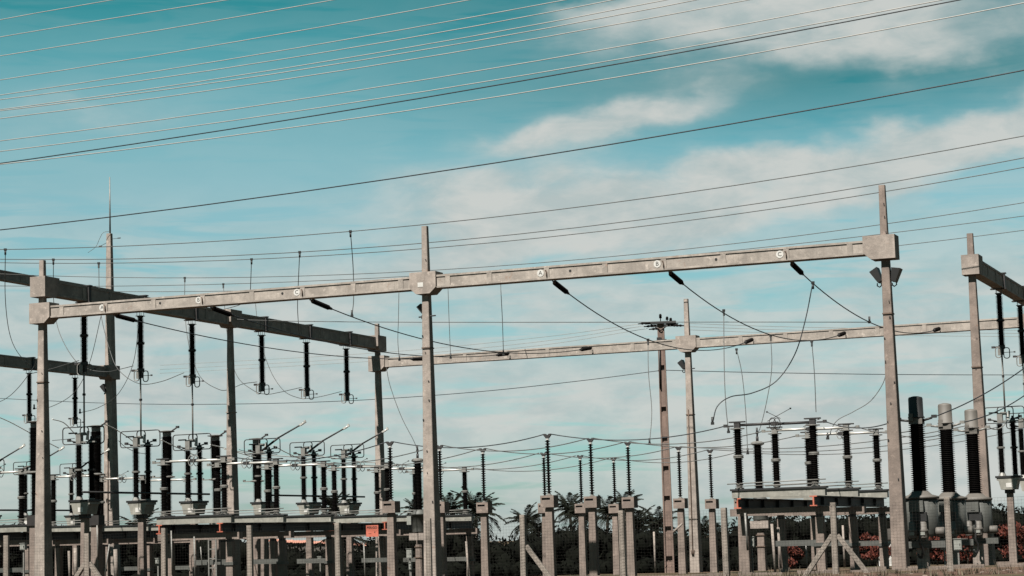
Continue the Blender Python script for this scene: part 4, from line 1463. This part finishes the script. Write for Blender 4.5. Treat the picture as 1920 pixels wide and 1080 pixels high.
def utility_pole():
    d = 137.0
    p = on_d(1255, 1045, d)
    p.z = gz(p.y)
    root = thing('utility_pole', 'brown concrete utility pole with stepped slots and a black crossarm on top', 'utility pole', p, -TH * .35)
    H = on_d(1238, 606, d).z - p.z
    w0, w1 = .27, .175
    for sx in (-1, 1):
        part('flange', MB().add([(sx * w0 - .05, -.22, -1), (sx * w0 + .05, -.22, -1), (sx * w0 + .05, .22, -1), (sx * w0 - .05, .22, -1), (sx * w1 - .04, -.15, H), (sx * w1 + .04, -.15, H), (sx * w1 + .04, .15, H), (sx * w1 - .04, .15, H)],
                                  [(0, 3, 2, 1), (4, 5, 6, 7), (0, 1, 5, 4), (1, 2, 6, 5), (2, 3, 7, 6), (3, 0, 4, 7)]), 'utility', root)
    part('back_web', MB().taper(-1, w0, .03, H, w1, .03, .005, Matrix.Translation((0, .10, 0))), 'utility', root)
    zs = [on_d(x, y, d).z - p.z for x, y in ((1253, 1048), (1251, 992), (1249, 935), (1248, 879), (1246, 824), (1244, 768), (1242, 690))]
    z = -1
    for zz in zs + [H]:
        a, b = z, min(zz - .16, H) if zz != H else H
        wa, wb = w0 + (w1 - w0) * a / H, w0 + (w1 - w0) * b / H
        part('web_panel', MB().taper(a, wa - .05, .07, b, wb - .05, .06, .012, Matrix.Translation((0, -.05, 0))), 'utility', root)
        z = zz + .18
    arm = part('crossarm', MB().cbox((0, 0, 0), (2.0, .20, .16)), 'black', root, (0, -.2, H + .02))
    part('crossarm', MB().cbox((.2, .1, 0), (1.7, .16, .16)), 'black', root, (0, .25, H - .12))
    part('brace', MB().rod((-.7, -.2, H - .0), (0, -.2, H - .5), .035, 5).rod((.7, -.2, H), (0, -.2, H - .5), .035, 5), 'black', root)
    for x, y, zz, h in ((0.0, 0, .05, .55), (.42, .1, .0, .42), (.65, .1, -.05, .38)):
        part('pin_insulator', MB().lathe([(.03, 0), (.03, h * .5), (.10, h * .5), (.075, h * .7), (.10, h * .72), (.06, h), (.04, h)], 10), 'porcelain', root, (x, y, H + zz))
    for (x0, y0, z0, dx) in ((-.65, -.35, .02, -.80), (-.30, -.0, -.14, -.80), (.0, .3, -.30, -.80), (.75, .25, -.16, .95), (.35, -.1, -.05, .8)):
        part('strain_string', MB().lathe([(.035, 0), (.085, .1), (.05, .2), (.085, .3), (.05, .4), (.085, .5), (.04, .62), (.03, .8)], 8, Matrix.Translation((x0, y0, H + z0)) @ Matrix.Rotation(math.radians(93) * (1 if dx > 0 else -1), 4, 'Y')), 'porcelain', root)
    part('switch_gear', MB().cbox((-.12, -.2, H - 1.05), (.30, .2, .22)).cbox((.2, -.2, H - 1.12), (.3, .14, .12)), 'black', root)
    part('cable_down', MB().rod((-.12, -.20, H - 1.2), (-.16, -.22, H - 4.2), .06, 6), 'black', root)
    return root, p, H


UP, UPP, UPH = utility_pole()
dU = UPP.y
wire('telecom_cable', 'thin dark cable sagging from the left edge to the brown utility pole', 'cable', [on_d(-80, 743, dU + 60), on_d(0, 747, dU + 45), on_d(200, 756, dU + 34), on_d(400, 758, dU + 22), on_d(640, 752, dU + 12), on_d(880, 736, dU + 6), on_d(1080, 715, dU + 2), on_d(1236, 695, dU)], .024, 'cable', 'cables on the utility pole', True, 6, 10, (-1,))
wire('telecom_cable', 'thin dark cable running right from the brown utility pole', 'cable', [on_d(1244, 694, dU), on_d(1400, 698, dU + 1), on_d(1660, 702, dU + 4), on_d(1920, 703, dU + 7), on_d(2100, 702, dU + 9)], .024, 'cable', 'cables on the utility pole', True, 6, 10, (0,))
for i, (y0, y1, yr) in enumerate(((607, 640, 614), (611, 648, 620), (616, 655, 626))):
    wire('distribution_wire', '%s faint pale wire leaving the crossarm of the utility pole to the left' % NM[i], 'wire', [on_d(1202 + 6 * i, y0, dU), on_d(1000, y1 - 6, dU + 8), on_d(700, y1 + 22, dU + 24), on_d(300, y1 + 45, dU + 46)], .014, 'line', 'wires on the utility pole crossarm')
    wire('distribution_wire', '%s faint pale wire leaving the crossarm of the utility pole to the right' % NM[i], 'wire', [on_d(1280, yr - 8, dU), on_d(1450, yr - 2, dU + 3), on_d(1700, yr + 3, dU + 6), on_d(2000, yr + 6, dU + 9)], .014, 'line', 'wires on the utility pole crossarm')
# ------------------------------------------------------------------ fence
def fence():
    root = thing('wire_fence', 'wire mesh fence on square concrete posts along the front of the substation', 'fence')
    ang = math.atan2((FPTS[-1] - FPTS[0]).y, (FPTS[-1] - FPTS[0]).x)
    rnd = random.Random(5)
    d = (FPTS[-1] - FPTS[0]).normalized()
    dn = Vector((-d.y, d.x, 0)).normalized()
    for i, p in enumerate(FPTS):
        me = MB().taper(-2.6, .075, .075, 0, .066, .066, .012)
        o = part('post', me, 'fence_post', root, p)
        o.rotation_euler = (rnd.uniform(-.006, .006), rnd.uniform(-.006, .006), ang + rnd.uniform(-.2, .2))
    for i, sides in ((2, (-1, 1)), (7, (1,)), (10, (-1, 1))):
        p = FPTS[i]
        for sd in sides:
            a = p + Vector((0, 0, -.78)) + d * (.06 * sd)
            b = p + Vector((0, 0, -2.0)) + d * (.95 * sd)
            v = b - a
            o = part('brace', MB().taper(0, .055, .055, v.length, .058, .058, .01), 'fence_post', root, a + dn * .02)
            o.rotation_mode = 'QUATERNION'
            o.rotation_quaternion = v.to_track_quat('Z', 'Y')
    # mesh panels between posts
    for i in range(len(FPTS) - 1):
        a, b = FPTS[i], FPTS[i + 1]
        mb = MB()
        L = (b - a).length
        n = int(L / .075)
        off = -dn * .085
        o0 = a + off
        for k in range(n):
            q = (b - a) * ((k + .5) / n)
            mb.tube([q + Vector((0, 0, -.06)), q + Vector((0, 0, -1.76))], .0016, 3)
        zz = -.06
        while zz > -1.76:
            mb.tube([Vector((0, 0, zz)), (b - a) * .5 + Vector((0, 0, zz - .008)), (b - a) + Vector((0, 0, zz))], .0018, 3)
            zz -= .075
        o = part('mesh_panel', mb, 'mesh_wire', root, o0)
        o['kind'] = 'stuff'
    return root


fence()

# danger sign wired to the mesh
def danger_sign():
    p = on_d(698, 995.5, fence_d(698) - .18)
    ang = math.atan2((FPTS[-1] - FPTS[0]).y, (FPTS[-1] - FPTS[0]).x)
    root = thing('danger_sign', 'small red PERIGO danger sign hung on the wire fence', 'sign', p, ang)
    part('panel', MB().box(-.165, .165, -.006, .006, -.145, .145), 'sign', root)
    t = part('lettering', letter_mesh('PERIGO', .082), 'black', root, (0, -.010, .085))
    part('symbol', MB().add([(-.10, 0, -.075), (-.02, 0, -.07), (-.02, 0, -.062), (-.10, 0, -.066)], [(0, 1, 2, 3)]).add([(.065, 0, -.06), (.085, 0, -.035), (.075, 0, -.03), (.088, 0, .0), (.05, 0, -.04), (.062, 0, -.043)], [(0, 1, 2, 3, 4, 5)]), 'black', root, (0, -.009, 0))


danger_sign()

# ------------------------------------------------------------------ trees
def frond_mesh(rnd, L, droop, n=26):
    """one arching palm frond with separate leaflets"""
    vs, fs = [], []
    rib = []
    for i in range(n + 1):
        f = i / n
        rib.append(Vector((L * (f - .10 * f * f * droop), 0, L * (.42 * f - (.55 + .45 * droop) * f * f))))
    mb = MB().tube(rib[::4] + [rib[-1]], [.045 * (1 - .8 * k / (len(rib[::4]))) for k in range(len(rib[::4]) + 1)], 4)
    for i in range(2, n):
        f = i / n
        l = L * .27 * (math.sin(math.pi * min(1, f * .92 + .10)) ** .6) * rnd.uniform(.8, 1.1)
        for sd in (-1, 1):
            a = rib[i]
            out = Vector((.55, sd * .75, -.18 - .55 * rnd.random() - .25 * droop)).normalized()
            b = a + out * l
            m = a + out * (l * .5) + Vector((0, 0, .06 * l))
            wd = Vector((.035 + .02 * rnd.random(), 0, .018)) * (L / 3)
            o = len(mb.v)
            mb.add([a - wd * .6, a + wd * .6, m + wd, m - wd, b], [(0, 1, 2, 3), (3, 2, 4)])
    return mb


PALM_FR = []
rndp = random.Random(11)
for k in range(5):
    PALM_FR.append(frond_mesh(rndp, 3.1, k / 4).mesh('frond', MT['palm_leaf']))


def palm(label, px, py, d, size=1.0, seed=0, group='coconut palms behind the yard'):
    """px, py: where the heart of the crown is seen"""
    rnd = random.Random(seed)
    c = on_d(px, py, d)
    g = gz(c.y) - .2
    lean = rnd.uniform(-.5, .5)
    base = Vector((c.x + lean, c.y + rnd.uniform(-.5, .5), g))
    root = thing('palm_tree', label, 'palm tree', base, 0, group)
    top = c - base
    pts = [Vector((0, 0, -.5)), Vector((lean * -.15, 0, top.z * .35)), Vector((top.x * .6, top.y * .5, top.z * .7)), top]
    part('trunk', MB().tube(spline(pts, 6), [.22 - .10 * i / 18 for i in range(19)], 8), 'trunk', root)
    n = 21
    for i in range(n):
        a = i * 2.39996 + rnd.uniform(-.2, .2)
        lvl = i / n
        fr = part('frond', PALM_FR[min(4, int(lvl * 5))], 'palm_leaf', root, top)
        tilt = math.radians(62 - 88 * lvl + rnd.uniform(-8, 8))
        fr.rotation_euler = (0, -tilt, a)
        sc = size * rnd.uniform(.85, 1.1)
        fr.scale = (sc, sc, sc)
    nuts = MB()
    for i in range(7):
        a = rnd.uniform(0, 6.28)
        nuts.lathe([(.02, -.12), (.10, -.06), (.10, .05), (.02, .11)], 7, Matrix.Translation(top + Vector((.28 * math.cos(a), .28 * math.sin(a), -.25 - .15 * rnd.random()))))
    o = part('coconuts', nuts, 'leaf', root)
    o['kind'] = 'stuff'
    return root


palms = [(846, 948, 215, 1.0, 'palm with round crown just right of the middle gantry post'), (893, 955, 160, 1.0, 'palm with long drooping fronds behind the lone bus support'), (986, 972, 215, .95, 'palm crown left of the tallest central bus support'),
         (1068, 948, 205, 1.0, 'palm behind the two thin central bus supports'), (1093, 962, 175, .9, 'palm with fronds hanging beside the second tall bus support'), (1140, 955, 200, 1.0, 'palm behind the third thin central bus support'), (1172, 940, 205, .9, 'palm behind the third tall bus support'),
         (1196, 978, 180, .9, 'low palm between the third tall bus support and utility pole'), (1232, 975, 190, 1.0, 'palm directly behind the brown utility pole'), (1318, 985, 210, .8, 'small palm between back gantry post and the bus support'),
         (626, 948, 190, 1.0, 'palm behind the far left switch frame'), (648, 1000, 150, .9, 'low palm showing through under the far left frame'), (262, 985, 170, .85, 'low palm between the mast and the second pantograph pedestal'), (778, 948, 235, .8, 'dark palm left of the voltage transformer drum'), (1010, 985, 185, .8, 'low palm behind the tallest central bus support'), (1345, 1000, 200, .8, 'low palm left of the right switch frame'),
         (872, 985, 150, .7, 'low palm in front of the drooping palm near the middle post')]
for i, (x, y, d, sz, lb) in enumerate(palms):
    palm(lb, x, y + 11, d, sz * .82, i + 3)


def leaf_cloud(mb, c, r, n, rnd, size=.22, flat=.8):
    for _ in range(n):
        while True:
            v = Vector((rnd.uniform(-1, 1), rnd.uniform(-1, 1), rnd.uniform(-1, 1)))
            if .35 < v.length < 1:
                break
        p = c + Vector((v.x * r, v.y * r, v.z * r * flat))
        q = Quaternion((rnd.uniform(-1, 1), rnd.uniform(-1, 1), rnd.uniform(-1, 1), rnd.uniform(-1, 1))).normalized()
        s = size * rnd.uniform(.6, 1.3)
        a, b = q @ Vector((s, 0, 0)), q @ Vector((0, s * .45, 0))
        mb.add([p - a, p + b, p + a, p - b], [(0, 1, 2, 3)])


def undergrowth():
    """the dark belt of bushes closing the yard at the back"""
    rnd = random.Random(21)
    mb = MB()
    prof = [(-120, 980), (0, 978), (120, 984), (250, 984), (330, 990), (440, 998), (495, 1006), (510, 1017), (590, 1018), (700, 1023), (715, 1000), (740, 985), (830, 982), (925, 1004), (960, 1006), (1000, 988), (1100, 980), (1180, 984), (1240, 982), (1320, 992), (1370, 985), (1400, 962), (1600, 958), (1690, 955), (1720, 945), (1850, 940), (1900, 945), (2060, 940)]
    for i in range(len(prof) - 1):
        (xa, ya), (xb, yb) = prof[i], prof[i + 1]
        n = max(1, int((xb - xa) / 8))
        for k in range(n):
            f = (k + rnd.random()) / n
            x, y = xa + (xb - xa) * f, ya + (yb - ya) * f + rnd.uniform(0, 9)
            d = rnd.uniform(146, 156)
            top = on_d(x, y, d)
            g = gz(top.y)
            h = top.z - g
            r = max(.5, min(1.15, h * .5))
            # solid heart, then leaf clumps over it
            for j in range(3):
                cc = Vector((top.x + rnd.uniform(-.8, .8), top.y + rnd.uniform(-1, 1), g + (h - r) * (j * .46 + .05)))
                seg = []
                for a in range(7):
                    z = -1 + 2 * a / 6
                    seg.append((max(.01, math.sqrt(max(0, 1 - z * z))) * r * .72, z * r * .72))
                mb.lathe(seg, 8, Matrix.Translation(cc) @ Matrix.Rotation(rnd.random(), 4, 'Z'))
                leaf_cloud(mb, cc, r * 1.12, 90, rnd, .17, 1.0)
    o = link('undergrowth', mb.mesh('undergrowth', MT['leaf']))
    tag(o, kind='stuff')
    # lower row nearer, closing the view along the ground
    mb = MB()
    for k in range(230):
        x = -60 + k * 8.9 + rnd.uniform(-4, 4)
        d = rnd.uniform(137, 143)
        p = on_d(x, 1040, d)
        g = gz(p.y)
        r = rnd.uniform(.5, .8)
        cc = Vector((p.x, p.y, g + r * .55))
        mb.lathe([(max(.01, math.sqrt(max(0, 1 - z * z))) * r * .85, z * r * .85) for z in (-1, -.6, -.2, .2, .6, 1)], 7, Matrix.Translation(cc))
        leaf_cloud(mb, cc, r * 1.1, 40, rnd, .17)
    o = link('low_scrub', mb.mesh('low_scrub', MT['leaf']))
    tag(o, kind='stuff')


undergrowth()


def red_shrub(label, px, py, d, r, seed):
    rnd = random.Random(seed)
    c = on_d(px, py, d)
    g = gz(c.y)
    root = thing('red_shrub', label, 'shrub', Vector((c.x, c.y, g)), 0, 'red leaved shrubs behind the equipment')
    h = c.z - g + r * .6
    part('stem', MB().tube([(0, 0, -.3), (.05, .02, h * .4), (0, .05, h * .8)], [.06, .05, .02], 6).tube([(0, 0, h * .2), (.3, .05, h * .6)], .03, 5).tube([(0, 0, h * .2), (-.35, .05, h * .65)], .03, 5), 'trunk', root)
    mb = MB()
    for k in range(9):
        cc = Vector((rnd.uniform(-r, r), rnd.uniform(-.4, .4), rnd.uniform(.25, .95) * h))
        leaf_cloud(mb, cc, r * .55, 80, rnd, .13)
    part('foliage', mb, 'redleaf', root)


for i, (x, y, d, r, lb) in enumerate([(1478, 1040, 112, .55, 'small red shrub seen under the right switch frame'), (1625, 1012, 125, .5, 'red shrub between the frame posts left of the tall right post'), (1650, 1026, 122, .6, 'red shrub just left of the tall right post'),
                                      (1755, 1017, 118, .7, 'red shrub behind the pale-hooded tank transformer'), (1812, 1018, 118, .7, 'red shrub left of the reddish gantry post'), (1900, 994, 118, .85, 'tall red shrub by the right edge'), (1925, 1000, 116, .8, 'red shrub cut by the right edge')]):
    red_shrub(lb, x, y, d, r, 40 + i)


# garden wall with clay tile coping and a white gable far behind -----------
def tiled_wall():
    a, b = on_d(508, 1011, 166), on_d(590, 1014, 164)
    c = on_d(725, 1022, 162)
    root = thing('tile_topped_wall', 'low dark wall with pink clay tile coping seen through the left frame', 'wall')
    for p, q in ((a, b), (b, c)):
        dd = q - p
        ang = math.atan2(dd.y, dd.x)
        L = Vector((dd.x, dd.y)).length
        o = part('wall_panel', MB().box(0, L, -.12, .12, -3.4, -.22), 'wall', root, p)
        o.rotation_euler = (0, 0, ang)
        n = int(L / .2)
        tm = MB().lathe([(.11, -.32), (.115, .32)], 8, Matrix.Rotation(math.radians(78), 4, 'X'), False).mesh('coping_tile', MT['tile'])
        rnd = random.Random(8)
        for k in range(n):
            t = part('coping_tile', tm, 'tile', root, p + dd * ((k + .5) / n) + Vector((0, 0, -.14 + rnd.uniform(-.03, .03))))
            t.rotation_euler = (rnd.uniform(-.08, .08), 0, ang)


tiled_wall()
q = on_d(1656, 996, 128)
rt = thing('white_shed', 'small white shed wall glimpsed just left of the tall right post', 'shed', (q.x, q.y, gz(q.y)), -.3)
hz = q.z - gz(q.y)
part('shed_wall', MB().box(-.35, 1.0, 0, 1.6, -.2, hz - .5), 'white', rt)
part('shed_roof', MB().prism_y([(-.5, hz - .5), (1.2, hz - .5), (.45, hz + .15), (.15, hz + .12)], -.2, 1.8), 'wall', rt)

# ------------------------------------------------------------------ small things in the yard
def small_box(name, label, px, py, d, w, h, dp=.16, mat='greylight', stand=None, cat='control box', group='control boxes among the equipment', slot=False):
    c = on_d(px, py, d)
    root = thing(name, label, cat, (c.x, c.y, c.z), -TH, group)
    part('case', MB().box(-w / 2, w / 2, -dp / 2, dp / 2, -h / 2, h / 2), mat, root)
    part('door', MB().box(-w / 2 + .02, w / 2 - .02, -dp / 2 - .012, -dp / 2 - .001, -h / 2 + .025, h / 2 - .04), mat, root)
    part('lid', MB().box(-w / 2 - .015, w / 2 + .015, -dp / 2 - .03, dp / 2 + .01, h / 2 + .001, h / 2 + .025), mat, root)
    part('handle', MB().cbox((w * .3, -dp / 2 - .025, 0), (.02, .02, .08)), 'black', root)
    if stand:
        part('stand', MB().box(-.03, .03, .0, .06, gz(c.y) - c.z - .5, -h / 2 - .002), stand, root)
    return root


for i, a in enumerate([('pale control box between the middle posts under the danger sign row', 768, 1038, 100, .26, .42, 'galv'), ('pale control box beside the frame leg under the right switches', 1409, 1016, 88, .26, .40, 'galv'),
                       ('left grey control box under the tank transformers', 1770, 1021, 84, .30, .42, 'galv'), ('right grey control box under the tank transformers', 1796, 1021, 84, .30, .42, 'galv'),
                       ('white plate box under the near right girder end', 1403, 955, 89, .22, .10, None), ('small meter box on a stand left of the left post', 44, 1025, 88, .24, .26, 'galv'),
                       ('grey junction box low beside the far left frame post', 600, 1048, 108, .2, .22, 'galv'), ('tall narrow box below the pale control box by the middle post', 770, 1062, 100, .12, .30, 'galv'),
                       ('small grey box beside the left frame posts', 296, 1052, 96, .16, .22, 'galv')]):
    small_box('control_box', *a[:6], stand=a[6])

for lb, x0, y0, x1, y1, d, r in [('thin steel conduit right of the second pantograph pedestal', 321, 995, 323, 1078, 93, .03), ('thin pale conduit standing left of the steel ladder', 364, 1006, 366, 1090, 95, .035), ('short thin conduit beside the steel ladder', 376, 1025, 379, 1062, 97, .025),
                                 ('thin conduit left of the red danger sign', 682, 1018, 685, 1090, 104, .035), ('pale conduit next to the middle gantry post', 874, 1015, 879, 1090, 104, .05), ('leaning pale pipe under the right switch frame', 1447, 982, 1454, 1076, 84, .055),
                                 ('second pipe under the right switch frame, darker', 1459, 989, 1464, 1066, 90, .055), ('thin pipe in the middle of the right switch frame', 1511, 1020, 1514, 1070, 92, .03), ('thin post behind the right fence brace', 1580, 985, 1584, 1064, 96, .05),
                                 ('pale conduit beside the first right frame leg', 1397, 962, 1402, 1032, 87, .045), ('thin conduit behind the lower left post', 205, 1020, 196, 1085, 96, .03), ('thin conduit under the first pantograph cabinet', 182, 985, 184, 1050, 101, .035),
                                 ('leaning pale pipe between utility pole and bus support', 1262, 998, 1279, 982, 104, .05), ('short stub pipe in the front left corner', 129, 1033, 131, 1090, 90, .05), ('taller stub post in the front left corner', 141, 1027, 143, 1090, 89, .075), ('pipe post right of the first pantograph pedestal', 216, 1030, 219, 1090, 92, .085),
                                 ('thin stub post near the far right frame brace', 1226, 997, 1229, 1074, 112, .05)]:
    a, b = on_d(x0, y0, d), on_d(x1, y1, d)
    wire('conduit_pipe', lb, 'pipe', [a, b], r, 'post' if r >= .05 else 'galv', 'thin pipes and conduits among the posts', False, 8)


def ladder():
    a = on_d(391, 1003, 97)
    g = gz(a.y)
    root = thing('steel_ladder', 'grey steel ladder standing under the left switch frame', 'ladder', (a.x, a.y, g), -TH)
    H = a.z - g
    for x in (0, .38):
        part('rail', MB().box(x - .03, x + .03, -.02, .02, -.2, H), 'galv', root)
    for k in range(6):
        part('rung', MB().cbox((.19, 0, H - .22 - .42 * k), (.34, .03, .05)), 'galv', root)
    part('stay', MB().rod((.02, .02, .3), (.3, .05, 1.1), .02, 5), 'galv', root)


ladder()

# weeds along the bank: too many to count
def weeds():
    rnd = random.Random(9)
    mb = MB()
    a, b = FPTS[0], FPTS[-1]
    for k in range(900):
        t = rnd.uniform(-.02, 1.05)
        p = a.lerp(b, t) + BANK_N * rnd.uniform(-2.4, .8)
        z = p.z - 1.80
        h = rnd.uniform(.05, .20) * (1 if rnd.random() < .85 else 1.7)
        for j in range(5):
            an = rnd.uniform(0, 6.28)
            o = Vector((math.cos(an), math.sin(an), 0))
            s = Vector((-o.y, o.x, 0)) * .012
            r = Vector((p.x, p.y, z)) + o * rnd.uniform(0, .06)
            mb.add([r - s, r + s, r + o * h * .5 + Vector((0, 0, h))], [(0, 1, 2)])
    tag(link('weeds', mb.mesh('weeds', MT['weed'])), kind='stuff')
    mb = MB()
    for k in range(260):
        t = rnd.uniform(.35, 1.06)
        p = a.lerp(b, t) + BANK_N * rnd.uniform(-4.5, 1.0)
        off = (a.lerp(b, t) - p).length
        s = rnd.uniform(.03, .10)
        z = p.z - 1.78 - max(0, off - 1) * .075
        m = Matrix.Translation((p.x, p.y, z)) @ Matrix.Rotation(rnd.uniform(0, 6), 4, 'Z') @ Matrix.Rotation(rnd.uniform(-.5, .5), 4, 'X')
        mb.add([(-s, -s * .7, -s * .5), (s, -s * .8, -s * .5), (s * .8, s, -s * .5), (-s, s * .8, -s * .5), (-s * .5, -s * .4, s * .4), (s * .6, -s * .3, s * .5), (s * .4, s * .5, s * .4), (-s * .5, s * .4, s * .45)],
               [(0, 3, 2, 1), (4, 5, 6, 7), (0, 1, 5, 4), (1, 2, 6, 5), (2, 3, 7, 6), (3, 0, 4, 7)], m)
    tag(link('rubble', mb.mesh('rubble', MT['kerb'])), kind='stuff')


weeds()
